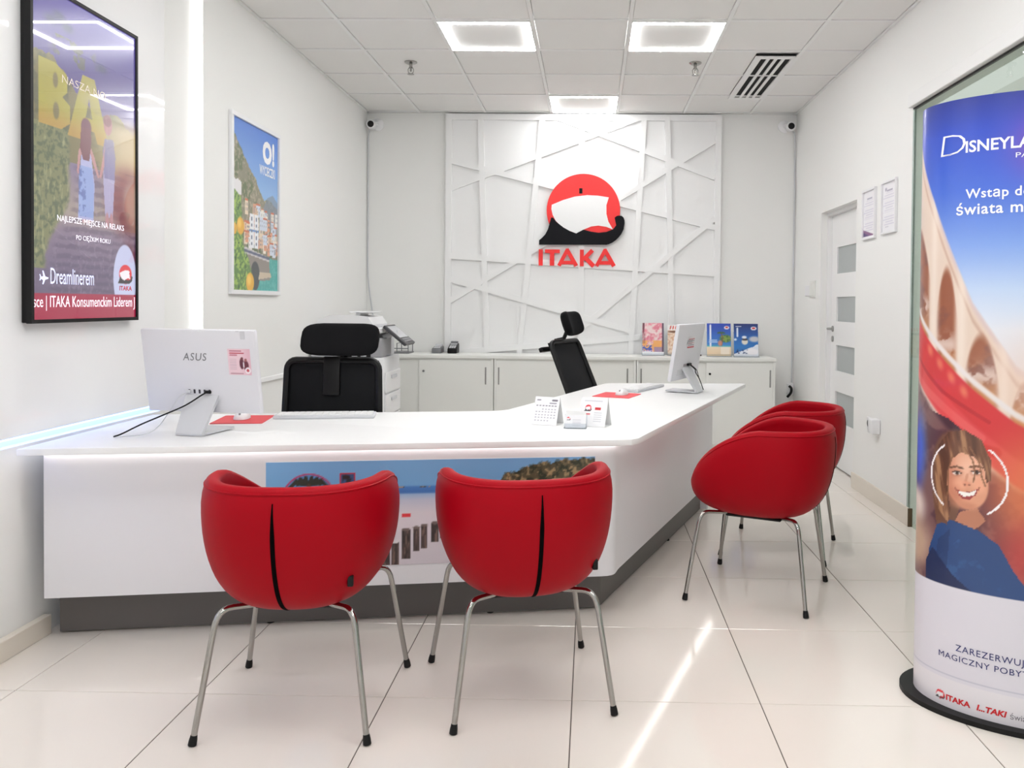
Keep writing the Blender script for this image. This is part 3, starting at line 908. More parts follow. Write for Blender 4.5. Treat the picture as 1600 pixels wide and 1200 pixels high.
# front face: straight front, rounded corner, angled side
fa, fb = Vector((-1.985, 2.936)), Vector((.055, 3.276))
sa, sb = Vector((.128, 3.385)), Vector((.762, 5.10))
fd, sd = (fb - fa).normalized(), (sb - sa).normalized()
def curve_between(a, da, b, db, n=8):
    L = (b - a).length * .5
    out = []
    for i in range(n + 1):
        t = i / n
        p0, p1, p2, p3 = a, a + da * L, b - db * L, b
        out.append(p0 * (1 - t) ** 3 + p1 * 3 * t * (1 - t) ** 2 + p2 * 3 * t * t * (1 - t) + p3 * t ** 3)
    return out
def offset_line(pts, d):
    out = []
    for i, p in enumerate(pts):
        a = pts[max(i - 1, 0)]; b = pts[min(i + 1, len(pts) - 1)]
        t = (b - a).normalized()
        out.append(p + Vector((t.y, -t.x)) * d)
    return out
corner = curve_between(fb, fd, sa, sd)
face = [fa] + corner + [sb]
def wall_strip(line, thick, z0, z1):
    inner = offset_line(line, -thick)
    return slab([tuple(p) for p in line] + [tuple(p) for p in inner[::-1]], z0, z1, 0)
wall_strip([fa, fb], .025, .172, .7155).build('front_panel', M['panel'], desk)
wall_strip(corner, .025, .172, .7155).build('corner_panel', M['panel'], desk)
wall_strip([sa, sb], .025, .172, .7155).build('side_panel', M['panel'], desk)
pl_line = [Vector((-2.0, 3.048)), Vector((-.9, 3.231)), Vector((.02, 3.384))] + curve_between(Vector((.02, 3.384)), fd, Vector((.062, 3.44)), sd, 4)[1:] + [Vector((.686, 5.06))]
wall_strip(pl_line, .03, .006, .20).build('plinth', M['plinth'], desk)
# led strip under the overhang
led_line = offset_line(face, .018)
wall_strip([p for p in led_line], .012, .7085, .7158).build('led_strip', M['strip'], desk)
# inner supports, end panels
MB().box((-1.955, 3.10, 0), (-1.93, 3.66, .7155)).build('end_panel', M['panel'], desk)
wall_strip([Vector((.74, 5.10)), Vector((.62, 5.147))], .025, 0, .7155).build('end_panel', M['panel'], desk)
# small levelling feet seen under the plinth
for (a, b) in ((-.40, .012), (-1.25, .012), (.42, .012)):
    if a < 0:
        x, y = a, 3.048 + (a + 2.0) * .166 - .006
    else:
        x, y = a, 3.384 + (a - .04) * 2.6
    MB().lathe([(.014, 0), (.014, .006), (.007, .008), (.007, .03)], (x, y + .02, 0), seg=12).build('levelling_foot', M['black'], desk)

# ---- beach picture on the desk front
def paint_beach(u, v):
    X = u * 1.25; Y = v * .405
    p = Pic(X, Y, (200, 196, 206))
    n = fbm(X * 14, Y * 30, 3); n2 = fbm(X * 70, Y * 70, 8, 3)
    p.grad([(0, (206, 198, 206)), (.20, (212, 203, 210)), (.25, (190, 192, 210)), (.272, (150, 178, 214)), (.278, (62, 112, 182)), (.302, (72, 128, 198)), (.306, (120, 176, 226)), (.405, (128, 182, 232))], Y)
    p.put((Y < .24) * (n - .5) * .5, (226, 218, 222))
    # palm headland on the right
    hl = np.interp(X, [.86, .90, 1.0, 1.12, 1.25], [.30, .345, .375, .392, .400]) + .02 * (fbm(X * 40, Y * 0, 6) - .5)
    m = (Y < hl) * (Y > np.interp(X, [.86, 1.25], [.30, .318])) * 1.0
    p.put(m, (92, 84, 62)); p.put(m * sm(.48, .6, n2), (176, 152, 112)); p.put(m * sm(.55, .7, fbm(X * 60, Y * 60, 17, 3)), (46, 54, 40))
    p.put(sm(.52, .9, np.abs(np.sin(X * 90))) * (Y > hl - .03) * (Y < hl + .006) * (X > .88) * .5, (60, 62, 48))
    p.put((Y < np.interp(X, [.84, 1.25], [.298, .318])) * (Y > .255) * (X > .84) * 1.0, (206, 198, 212))
    # row of old wooden posts
    rng = random.Random(3)
    for (px, b, tp, w) in ((.405, -.05, .055, .030), (.44, -.05, .075, .030), (.475, -.04, .09, .032), (.515, .02, .135, .032), (.555, .05, .142, .028), (.585, .06, .15, .026), (.625, .085, .158, .028), (.655, .10, .166, .024), (.69, .115, .172, .022), (.72, .125, .178, .020)):
        p.poly([(px - w / 2, b), (px + w / 2, b), (px + w / 2, tp), (px - w / 2, tp)], (74, 58, 56))
        mk = ((np.abs(X - px) < w / 2) & (Y > b) & (Y < tp)) * 1.0
        p.put(mk * sm(.5, .62, fbm(X * 170, Y * 22, 21, 3)) * .7, (128, 102, 90)); p.put(mk * sm(.5, .65, fbm(X * 130, Y * 20, 27, 3)) * .8, (40, 30, 31)); p.put(mk * sm(w * .3, w * .5, np.abs(X - px)) * .6, (40, 32, 33))
        p.ell(px, tp, w / 2, .006, (214, 210, 214) if px < .5 else (110, 94, 90), .2)
    # the round and the upright of the red outlined emblem with a palm inside
    p.ell(.155, .262, .098, .098, (190, 60, 110), .02); p.ell(.155, .262, .092, .092, (88, 152, 212), .02)
    for a in np.linspace(.2, 2.95, 8):
        p.line([(.155, .315), (.155 + .055 * math.cos(a), .318 + .028 * math.sin(a)), (.155 + .075 * math.cos(a), .300 + .02 * math.sin(a))], .006, (48, 52, 44))
    p.line([(.155, .315), (.150, .22)], .006, (84, 66, 52))
    p.poly([(.272, .16), (.320, .16), (.326, .358), (.266, .358)], (196, 40, 58)); p.poly([(.277, .165), (.315, .165), (.321, .353), (.271, .353)], (60, 92, 140))
    p.put(((X > .277) & (X < .318) & (Y > .2) & (Y < .353)) * sm(.45, .6, n2), (46, 40, 44))
    p.poly([(.50, .185), (.535, .185), (.535, .196), (.50, .196)], (215, 50, 60))
    return p.c
nrm2 = Vector((fd.y, -fd.x))
pa_ = fa + fd * 0.775; pb_ = fa + fd * 2.035
o2 = pa_ + nrm2 * .0025
bw = (pb_ - pa_).length
MB().prism(rrect(0, .250, bw, .656, .014), .0003, .0022, lambda s, z, dd: (pa_.x + fd.x * s + nrm2.x * dd, pa_.y + fd.y * s + nrm2.y * dd, z)).build('picture_backing', M['paper'], desk)
def beach_sheet():
    nu, nv = 260, 86
    u, v = np.meshgrid(np.linspace(0, 1, nu), np.linspace(0, 1, nv))
    X, Z = u * bw, v * .406
    r = .014   # rounded corners: pull the border vertices in
    dx = np.minimum(X, bw - X); dz = np.minimum(Z, .406 - Z)
    P = np.stack([o2.x + fd.x * X, o2.y + fd.y * X, .250 + Z], -1)
    return ink_mesh('beach_print', P, np.clip(paint_beach(u, v), 0, 255), M['print'], desk)
beach_sheet()

# ================================================================ red tub chairs
def tub_shell_point(phi, s, off=0.0):
    """outer skin: phi 0 at the back, s 0 at the bottom centre to 1 at the rim."""
    a, b, yc, zb = .281 - off, .309 - off, -.014, .350
    sp, cp_ = math.sin(phi), math.cos(phi)
    e = .82
    ex = math.copysign(abs(sp) ** e, sp); ey = -math.copysign(abs(cp_) ** e, cp_)
    ang = s * 1.78
    rho = math.sin(min(ang, math.pi / 2)) ** .52 if ang < math.pi / 2 else 1 - .06 * ((ang - math.pi / 2) / .21)** 2 * .6
    x, y = a * ex * rho, yc + b * ey * rho
    yr = yc + b * ey
    t = max(0.0, min(1.0, (yr + .06) / .37))
    zr = .425 + .309 * (max(0.0, 1 - t ** 1.6)) ** .62
    g = ((1 - math.cos(ang)) / (1 - math.cos(1.78))) ** 1.05
    fl_ = .43 if off else zb
    if off:
        z = fl_ + (zr - fl_) * g if zr > fl_ else zr
    else:
        z = zb + (zr - zb) * g
    if sp != 0 and abs(ex) > 0: x *= 1.0
    return Vector((x, y, z))

def tub_chair_parts(root):
    NPH, NS = 72, 20
    phis = [2 * math.pi * k / NPH for k in range(NPH)]
    rows = []
    for i in range(NS + 1):
        rows.append([tub_shell_point(p, max(.012, i / NS)) for p in phis])
    outer_rim = rows[-1]
    inner = [[tub_shell_point(p, max(.012, i / NS), .042) for p in phis] for i in range(NS + 1)]
    inner_rim = inner[-1]
    lip = []
    for k in (1, 2, 3, 4):
        a = math.pi * k / 5
        w = (1 - math.cos(a)) / 2
        lip.append([o.lerp(n, w) + Vector((0, 0, .013 * math.sin(a))) for o, n in zip(outer_rim, inner_rim)])
    P = rows + lip + inner[::-1]
    mb = MB().grid(P, close_u=True)
    n0 = len(mb.v)
    mb.f.append(tuple(range(NPH))[::-1])
    mb.f.append(tuple(range(n0 - NPH, n0)))
    sh = mb.build('shell', M['red'], root, 60)
    # raised piping just under the rim
    MB().tube([p + (p - Vector((0, .012, p.z))).normalized() * .0008 - Vector((0, 0, .004)) for p in outer_rim], .0032, 6, closed=True).build('piping', M['red'], sh)
    # black zip seam down the back
    pts = [tub_shell_point(0, s) for s in np.linspace(.10, .955, 30)]
    L, R = [], []
    nn = len(pts)
    seam = MB()
    prof = []
    for i, p in enumerate(pts):
        t = i / (nn - 1)
        w = .0065 * min(1.0, .25 + 4 * (1 - t))
        d = (pts[min(i + 1, nn - 1)] - pts[max(i - 1, 0)]).normalized()
        n = Vector((0, -d.z, d.y)) if d.z > 0 else Vector((0, -d.z, d.y))
        n = Vector((0, -abs(n.y), n.z)).normalized()
        prof.append([p + Vector((-w, 0, 0)) + n * .0004, p + n * .0022, p + Vector((w, 0, 0)) + n * .0004])
    seam.grid(prof).build('back_seam', M['seam'], sh)
    # small fabric tag low on the right of the back
    q = tub_shell_point(.80, .50)
    MB().box(q + Vector((-.006, -.010, -.016)), q + Vector((.010, .004, .016)), .002, 1).build('tag', M['black'], sh)
    # under-seat plate and four splayed legs
    MB().box((-.12, -.12, .344), (.12, .12, .356), .004, 1).build('seat_plate', M['black'], root)
    for sx, sy in ((-1, -1), (1, -1), (-1, 1), (1, 1)):
        kx, ky = (.195, -.205) if sy < 0 else (.215, .205)
        fx, fy = (.2445, -.250) if sy < 0 else (.270, .250)
        ins = Vector((sx * .075, ky * .42, .352)); k1 = Vector((sx * kx, ky, .374)); ft = Vector((sx * fx, fy, .020))
        d1 = (k1 - ins).normalized(); d2 = (ft - k1).normalized()
        path = [ins, ins.lerp(k1, .5)]
        a, b = k1 - d1 * .045, k1 + d2 * .055
        for t in np.linspace(0, 1, 7):
            path.append(a * (1 - t) ** 2 + k1 * 2 * t * (1 - t) + b * t * t)
        path += [b.lerp(ft, .5), ft]
        lg = MB().tube(path, .0088, 12).build('leg', M['chrome'], root)
        MB().lathe([(.0105, -.019), (.0120, -.017), (.0115, -.004), (.0094, .010)], ft, -d2 * 1.0, 14).build('foot_cap', M['black'], lg)

def tub_chair(label, x, y, ang, src=None):
    """ang: direction the chair faces, in degrees from +x."""
    if src is None:
        t = thing('tub_chair', label, 'chair', (x, y, 0), 'red visitor chairs', math.radians(ang - 90), local=True)
        tub_chair_parts(t)
    else:
        t = copy_tree(src)
        t.location = (x, y, 0); t.rotation_euler = (0, 0, math.radians(ang - 90)); t['label'] = label
    return t
def face_ang(rear, front):
    return math.degrees(math.atan2(front[1] - rear[1], front[0] - rear[0]))
c1 = tub_chair('red tub chair on chrome legs seen from behind, left one at the desk front', -.885, 2.547, face_ang((-.888, 2.298), (-.911, 2.795)))
c2 = tub_chair('red tub chair seen from behind, right one at the desk front below the corner', -.220, 2.681, face_ang((-.141, 2.438), (-.274, 2.924)), c1)
c3 = tub_chair('red tub chair seen side-on, nearer one at the angled desk side', .757, 3.645, face_ang((.985, 3.54), (.529, 3.749)), c1)
c4 = tub_chair('red tub chair half hidden behind another, farther one at the angled desk side', .999, 4.299, face_ang((1.233, 4.208), (.766, 4.39)), c1)

# ================================================================ office chairs
def office_chair(label, x, y, ang, recline, head_lift, hook, head_dx=0.0, head_w=.172, head_f=0.0, head_t=0.0, lift=0.0):
    t = thing('office_chair', label, 'office chair', (x, y, 0), 'black office chairs', math.radians(ang - 90), local=True)
    # local frame: sits facing +y, backrest at y = -0.2
    c, s = math.cos(recline), math.sin(recline)
    piv = Vector((0, -.21, .48 + lift))
    def B(px, d, h):       # px across, d thickness forward, h height above the pivot along the back
        yy = piv.y + d * c - h * s
        return Vector((px, yy, piv.z + d * s + h * c))
    bw_, bh = .235, .50
    def prof(h):           # half-width of the back at height h
        k = h / bh
        return bw_ * (1.0 - .06 * k)
    # frame ring
    ring = []
    pts = rrect(-1, 0, 1, bh, .05, 5)
    pts = [((max(-1, min(1, p[0]))), p[1]) for p in rrect(-bw_, 0, bw_, bh, .045, 5)]
    ring = [B(px * (1 - .06 * h / bh), .02 * math.cos(px / bw_ * 1.2) - .005, h) for px, h in pts]
    MB().tube(ring, .017, 8, closed=True).build('back_frame', M['black'], t)
    rows = []
    for i in range(11):
        h = bh * i / 10
        rows.append([B(prof(h) * k / 6 * .99, .022 * math.cos(k / 6 * 1.2) - .012, h) for k in range(-6, 7)])
    rows2 = [[p + Vector((0, -.012, 0)) for p in r] for r in rows]
    mb = MB().grid(rows).grid([r[::-1] for r in rows2])
    mb.build('back_mesh', M['mesh'], t)
    # upper band, spine and headrest stem
    spine = MB().tube([B(0, -.05, -.03), B(0, -.055, .15), B(0, -.05, .35), B(0, -.035, bh - .02)], .022, 8)
    if not hook: spine.box((-.040, -.012, 0), (.040, .012, .19), .006, 2, frame=lambda p: B(p.x, .018 + p.y, bh - .17 + p.z))
    spine.build('spine', M['black'], t)
    hz = bh + .06 + head_lift
    st = MB().tube([B(0, -.03, bh - .05), B(head_dx * .7, -.045, bh + .03), B(head_dx, -.02 + head_f * .6, hz), B(head_dx, .005 + head_f, hz + .04)], [.020, .018, .015, .014], 8)
    if hook:
        st.box((-.20, -.10, bh - .03), (.20, -.07, bh), .006, 2, frame=lambda p: B(p.x, p.y, p.z))
        st.box((-.03, -.09, bh - .20), (.03, -.03, bh - .01), .008, 2, frame=lambda p: B(p.x, p.y, p.z))
    st.build('headrest_stem', M['black'], t)
    # headrest: padded, gently curved block
    hw, hh = head_w, .080
    rows = []
    nu, nv = 20, 14
    def se(v, e): return math.copysign(abs(v) ** e, v)
    for i in range(nv + 1):
        th = -math.pi / 2 + math.pi * i / nv
        row = []
        for j in range(28):
            ph = 2 * math.pi * j / 28
            px = hw * se(math.cos(th), .40) * se(math.cos(ph), .45)
            dd = .034 * se(math.cos(th), .6) * se(math.sin(ph), .7)
            hz_ = hh * se(math.sin(th), .55)
            curve = .30 * px * px / hw + .06 * (hz_ ** 2) / hh
            row.append(B(px + head_dx, .035 + head_f + dd + curve - .03 * (hz_ / hh) + head_t * hz_, hz + .075 + hz_))
        rows.append(row)
    MB().grid(rows, close_u=True).build('headrest', M['black_soft'], t, 60)
    # seat, column, star base
    MB().box((-.24, -.20, .43 + lift), (.24, .27, .50 + lift), .03, 3).build('seat', M['black_soft'], t)
    MB().tube([Vector((0, -.02, .42 + lift)), Vector((0, -.20, .41 + lift)), B(0, -.05, 0)], .022, 8).build('back_arm', M['black'], t)
    MB().lathe([(.030, .08), (.030, .25), (.018, .25), (.018, .43 + lift)], (0, 0, 0), seg=16).build('gas_column', M['black'], t)
    for k in range(5):
        a = 2 * math.pi * k / 5 + .3
        ca, sa_ = math.cos(a), math.sin(a)
        lg = MB().tube([(0, 0, .11), (.15 * ca, .15 * sa_, .095), (.29 * ca, .29 * sa_, .075)], [.026, .022, .016], 8).build('base_arm', M['black'], t)
        MB().lathe([(.027, -.02), (.030, -.015), (.030, .015), (.027, .02)], (.29 * ca, .29 * sa_, .031), (-sa_, ca, 0), 14).build('caster', M['black'], lg)
    return t
office_chair('black mesh office chair with wide headrest facing out behind the desk front', -1.245, 3.73, -88, math.radians(4), -.034, False, -.055, .186)
office_chair('black office chair turned sideways at the angled desk wing, leaning back', .200, 5.24, -22, math.radians(23), -.042, True, 0, .118, .045, .42, .075)

# ================================================================ computers on the desk
def all_in_one(label, hinge, yaw_deg, tilt_deg, extras):
    """hinge: where the stand meets the back of the screen. The back looks along local -y."""
    t = thing('desktop_computer', label, 'computer', (hinge[0], hinge[1], .74), 'all in one computers', math.radians(yaw_deg), local=True)
    ti = math.radians(tilt_deg)
    c, s = math.cos(ti), math.sin(ti)
    Z0 = .082                                    # lower edge above the worktop
    def Q(px, d, h):                             # px across, d towards the user, h up the slanted screen
        return Vector((px, d * c - (h) * s + .02, Z0 + h * c + d * s))
    W, H, D = .494, .335, .016
    mb = MB().box((-W / 2, -D, 0), (W / 2, D * .5, H), .006, 2, frame=lambda p: Q(p.x, p.y, p.z))
    body = mb.build('casing', M['computer'], t)
    MB().box((-W / 2 + .012, D * .5, .045), (W / 2 - .012, D * .5 + .001, H - .012), frame=lambda p: Q(p.x, p.y, p.z)).build('display', M['screen_off'], body)
    # folded easel stand
    hh = .058
    hp = Q(0, -D, hh)
    foot = Vector((0, hp.y - .085, .006))
    a = MB()
    hwid = .062
    def plate(mb, p, q, w0, w1, th):
        d = (q - p).normalized(); n = Vector((0, -d.z, d.y)).normalized() * th / 2
        vs = []
        for (pp, w) in ((p, w0), (q, w1)):
            for sx in (-1, 1):
                for sn in (-1, 1): vs.append(pp + Vector((sx * w, 0, 0)) + n * sn)
        mb.add(vs, [(0, 1, 3, 2), (4, 6, 7, 5), (0, 4, 5, 1), (2, 3, 7, 6), (0, 2, 6, 4), (1, 5, 7, 3)])
    plate(a, hp + Vector((0, 0, .012)), foot, hwid * 1.15, hwid * .92, .012)
    plate(a, foot + Vector((0, -.003, -.000)), Vector((0, foot.y + .19, .010)), hwid * .92, hwid * 1.1, .008)
    a.build('stand', M['light_grey'], t)
    # row of ports
    for k in range(5):
        px = -.055 + k * .022
        MB().box((px - .004, -D - .0012, .078), (px + .004, -D + .001, .094), frame=lambda p: Q(p.x, p.y, p.z)).build('port', M['dark_ink'], body)
    # maker's mark
    x0 = -.065
    vs, fs = text_mesh('ASUS', .05, spacing=1.12, shear=.22)
    xa = min(v.x for v in vs); xb = max(v.x for v in vs); yb_ = max(v.y for v in vs)
    sc = .105 / (xb - xa)
    MB().add([Q(-.04 + (v.x - xa) * sc - .03, -D - .001, .212 + v.y / yb_ * .030) for v in vs], fs).build('maker_mark', M['mid_grey'], body, None)
    extras(t, body, Q, D)
    return t

def stick1(u, v):
    p = Pic(u, v * 1.15, (236, 206, 214))
    p.put(sm(.5, 1, u) * .6, (220, 170, 186))
    for k, (a, b) in enumerate(((.1, .6), (.1, .7), (.1, .4))): p.line([(a, 1.05 - k * .09), (b, 1.05 - k * .09)], .025, (190, 60, 80) if k == 1 else (180, 90, 110))
    for k in range(7): p.line([(.08, .68 - k * .07), (.36, .68 - k * .07)], .012, (206, 180, 190))
    p.ell(.60, .50, .10, .24, (96, 40, 56), .15); p.ell(.78, .42, .12, .22, (104, 44, 58), .15); p.ell(.62, .72, .06, .07, (120, 60, 66), .2); p.ell(.78, .66, .06, .07, (160, 96, 96), .2)
    p.ell(.68, .45, .03, .14, (236, 226, 230), .3)
    p.ell(.85, .2, .13, .14, (246, 236, 240), .08); p.ell(.85, .2, .06, .07, (196, 80, 90), .1)
    p.line([(.1, .06), (.62, .06)], .03, (196, 150, 162))
    return p.c
def q_sheet(name, parent, Q, D, x0, x1, h0, h1, nu, nv, paint, m):
    u, v = np.meshgrid(np.linspace(0, 1, nu), np.linspace(0, 1, nv))
    P = np.array([[list(Q(x0 + (x1 - x0) * u[i, j], -D - .0008, h0 + (h1 - h0) * v[i, j])) for j in range(nu)] for i in range(nv)])
    return ink_mesh(name, P, np.clip(paint(u, v), 0, 255), m, parent)
def extras1(t, body, Q, D):
    q_sheet('pink_sticker', body, Q, D, .126, .222, .158, .262, 40, 46, stick1, M['print'])['label'] = 'pink printed sticker'
    MB().box((.186, -D - .001, .30), (.206, -D, .332), frame=lambda p: Q(p.x, p.y, p.z)).box((.168, -D - .001, .329), (.182, -D, .333), frame=lambda p: Q(p.x, p.y, p.z)).build('small_label', M['light_grey'], body)
    a = Q(.028, -D - .006, .086)
    pts = [a, a + Vector((-.015, -.015, -.010)), a + Vector((-.07, -.04, -.050)), a + Vector((-.15, -.065, -.088)), a + Vector((-.215, -.10, -.120)), Vector((-.235, -.16, .012)), Vector((-.248, -.19, .004))]
    MB().tube(smooth_path(pts, 6), .0030, 6).box(a - Vector((.012, .004, .006)), a + Vector((.012, .008, .006)), .002, 1).build('power_cable', M['black'], t)
    b = Q(-.055, -D - .006, .086)
    pts = [b, b + Vector((-.02, -.03, -.02)), b + Vector((-.06, -.05, -.09)), b + Vector((-.09, -.055, -.130)), Vector((-.16, -.12, .008)), Vector((-.23, -.18, .003))]
    MB().tube(smooth_path(pts, 6), .0016, 6).box(b - Vector((.012, .004, .006)), b + Vector((.010, .008, .006)), .002, 1).build('data_cable', M['light_grey'], t)
def stick2(u, v):
    p = Pic(u, v, (228, 226, 230))
    for k in range(4): p.line([(.1, .25 + k * .17), (.9, .25 + k * .17)], .04, (196, 120, 130) if k % 2 else (140, 132, 142))
    p.poly([(0, .0), (1, 0), (1, .12), (0, .12)], (206, 90, 100))
    return p.c
def extras2(t, body, Q, D):
    q_sheet('white_sticker', body, Q, D, -.05, .08, .19, .26, 24, 20, stick2, M['print'])
    MB().box((-.16, -D - .001, .03), (-.05, -D, .065), frame=lambda p: Q(p.x, p.y, p.z)).build('small_label', M['light_grey'], body)
    a = Q(.03, -D - .006, .088)
    for dx, col, r in ((0, 'black', .003), (.018, 'black', .0022)):
        pts = [a + Vector((dx, 0, 0)), a + Vector((dx + .02, -.03, -.03)), a + Vector((dx * 2 + .03, -.03, -.05)), a + Vector((.06, -.045, -.09)), Vector((.11, -.08, .008))]
        MB().tube(smooth_path(pts, 6), r, 6).build('power_cable' if dx == 0 else 'data_cable', M[col], t)
    MB().box(a - Vector((.03, .006, .008)), a + Vector((.03, .008, .008)), .003, 1).build('plug', M['black'], t)
all_in_one('white desktop computer seen from the back beside the wall screen, pink sticker', (-1.535, 3.225, .74), -9, 9, extras1)
all_in_one('white desktop computer edge-on at the far end of the angled desk wing', (.572, 4.945, .74), 65, 9, extras2)

# ---- keyboards, mats and mice
def keyboard(label, c, ang, L=.43, D=.125):
    t = thing('keyboard', label, 'keyboard', (c[0], c[1], .74), 'white keyboards', math.radians(ang), local=True)
    MB().box((-L / 2, -D / 2, .0), (L / 2, D / 2, .016), .005, 2).build('base', M['light_grey'], t)
    kb = MB()
    for r in range(5):
        for k in range(15):
            x = -L / 2 + .012 + k * (L - .024) / 15
            y = -D / 2 + .012 + r * .0205
            if r == 0 and 4 <= k <= 9:
                if k == 4: kb.box((x, y, .016), (x + 6 * (L - .024) / 15 - .003, y + .017, .020))
                continue
            kb.box((x, y, .016), (x + (L - .024) / 15 - .003, y + .017, .020))
    kk = kb.build('keys', M['paper'], t)
    kk['kind'] = 'stuff'
    return t
keyboard('white keyboard at the inner edge of the desk in front of the mesh chair', (-1.200, 3.700), 9.6 + 180, .44)
keyboard('white keyboard on the angled wing beside the folded red mat', (.325, 5.09), 64, .43)
def mouse_set(lab_mat, lab_mouse, c, ang, w, d, mdx, mdy):
    m = thing('mouse_mat', lab_mat, 'mouse mat', (c[0], c[1], .74), 'red mouse mats', math.radians(ang), local=True)
    MB().prism(rrect(-w / 2, -d / 2, w / 2, d / 2, .008), 0, .003, XY).build('pad', M['red_mat'], m)
    ca, sa_ = math.cos(math.radians(ang)), math.sin(math.radians(ang))
    t = thing('computer_mouse', lab_mouse, 'mouse', (c[0] + mdx * ca - mdy * sa_, c[1] + mdx * sa_ + mdy * ca, .743), 'computer mice', math.radians(ang), local=True)
    rows = []
    for i in range(9):
        th = (math.pi / 2) * i / 8
        rows.append([(.033 * math.cos(th) * math.copysign(abs(math.cos(a)) ** .8, math.cos(a)), .058 * math.cos(th) * math.copysign(abs(math.sin(a)) ** .8, math.sin(a)), .001 + .032 * math.sin(th)) for a in [2 * math.pi * k / 20 for k in range(20)]])
    mb = MB().grid(rows, close_u=True)
    mb.f.append(tuple(range(20))[::-1])
    mb.build('body', M['white_plastic'], t)
    MB().box((-.004, -.045, .020), (.004, -.030, .030), .002, 1).build('wheel', M['grey_plastic'], t)
mouse_set('red mouse mat behind the left computer', 'white mouse on the red mat behind the left computer', (-1.53, 3.585), 9, .215, .25, -.01, .02)
mouse_set('red mouse mat on the angled desk wing', 'white mouse on the red mat of the angled desk wing', (.155, 4.72), -20, .22, .245, .02, .03)

# ---- tent calendars and card holder
def tent(name, label, cat, c, ang, w, dep, h, paint, lettering):
    t = thing(name, label, cat, (c[0], c[1], .74), None, math.radians(ang), local=True)
    th = .002
    fr = MB()
    fr.add([(-w / 2, -dep / 2, .001), (w / 2, -dep / 2, .001), (w / 2, 0, h), (-w / 2, 0, h), (-w / 2, -dep / 2 + th, .001), (w / 2, -dep / 2 + th, .001), (w / 2, th, h - .001), (-w / 2, th, h - .001)],
           [(0, 1, 2, 3), (7, 6, 5, 4), (0, 4, 5, 1), (1, 5, 6, 2), (2, 6, 7, 3), (3, 7, 4, 0)])
    fr.build('front_leaf', M['paper'], t, None)
    bk = MB().add([(-w / 2, dep / 2, .001), (w / 2, dep / 2, .001), (w / 2, .001, h), (-w / 2, .001, h), (-w / 2, dep / 2 - th, .001), (w / 2, dep / 2 - th, .001), (w / 2, .001 + .0005, h - .003), (-w / 2, .001 + .0005, h - .003)],
                  [(3, 2, 1, 0), (4, 5, 6, 7), (1, 5, 4, 0), (2, 6, 5, 1), (3, 7, 6, 2), (0, 4, 7, 3)])
    bk.box((-w / 2, -dep / 2 + .004, .0005), (w / 2, dep / 2 - .004, .002))
    bk.build('back_leaf', M['paper'], t, None)
    u, v = np.meshgrid(np.linspace(0, 1, 56), np.linspace(0, 1, 56))
    n = Vector((0, -h, dep / 2)).normalized() * .0008
    P = np.stack([-w / 2 + w * u + n.x, -dep / 2 * (1 - v) + n.y, .001 + (h - .001) * v + n.z], -1)
    ink_mesh('print', P, np.clip(paint(u, v), 0, 255), M['print'], t)
    return t
def paint_cal(u, v):
    p = Pic(u, v, (238, 238, 242))
    p.line([(.10, .88), (.22, .88)], .022, (120, 116, 128)); p.line([(.72, .88), (.90, .88)], .03, (110, 106, 118)); p.line([(.62, .78), (.88, .78)], .018, (130, 126, 140))
    for c in range(7):
        p.line([(.10 + c * .125, .68), (.14 + c * .125, .68)], .02, (120, 116, 128))
        for r in range(5):
            if (c + r * 7) in (0, 1, 33, 34): continue
            p.line([(.10 + c * .125, .56 - r * .10), (.135 + c * .125, .56 - r * .10)], .018, (168, 166, 176))
    return p.c
def paint_info(u, v):
    p = Pic(u, v, (240, 240, 242))
    brand_mark(p, .30, .63, .115)
    p.line([(.22, .42), (.38, .42)], .02, (214, 80, 90))
    p.poly([(.55, .58), (.78, .58), (.78, .66), (.55, .66)], (206, 44, 50))
    for k in range(5): p.line([(.54, .48 - k * .075), (.82, .48 - k * .075)], .010, (196, 196, 204))
    p.line([(.15, .88), (.80, .88)], .012, (206, 206, 214))
    return p.c
tent('desk_calendar', 'white tent calendar with a printed month grid on the desk corner', 'calendar', (-.183, 3.57), -20, .115, .090, .118, paint_cal, None)
tent('desk_sign', 'white tent card with a red and black emblem on the desk corner', 'desk sign', (.022, 3.545), -20, .122, .090, .120, paint_info, None)
ch = thing('card_holder', 'clear holder with white business cards between the two tent cards', 'card holder', (-.060, 3.465, .74), None, math.radians(-4), local=True)
MB().box((-.048, -.028, 0), (.048, .022, .003)).box((-.048, -.030, 0), (.048, -.027, .022)).box((-.048, .020, 0), (.048, .023, .055)).build('holder', M['acrylic'], ch)
def lean(p, y0): return Vector((p.x, p.y + y0 + p.z * .22, p.z + .003))
for k in range(6):
    MB().box((-.043, 0, 0), (.043, .0006, .052), frame=lambda p, k=k: lean(p, -.022 + k * .0016)).build('business_card', M['paper'], ch)
for k in range(2):
    MB().box((-.043, 0, 0), (.043, .0006, .066), frame=lambda p, k=k: lean(p, .004 + k * .002)).build('business_card', M['paper'], ch)
def paint_card(u, v):
    p = Pic(u * 1.6, v, (238, 238, 241))
    brand_mark(p, .26, .72, .13)
    for k in range(4): p.line([(.6, .62 - k * .13), (1.2, .62 - k * .13)], .02, (204, 204, 212))
    return p.c
u, v = np.meshgrid(np.linspace(0, 1, 30), np.linspace(0, 1, 20))
P = np.stack([-.043 + .086 * u, -.0226 + v * .052 * .22, .003 + v * .052], -1)
ink_mesh('card_print', P, np.clip(paint_card(u, v), 0, 255), M['print'], ch)

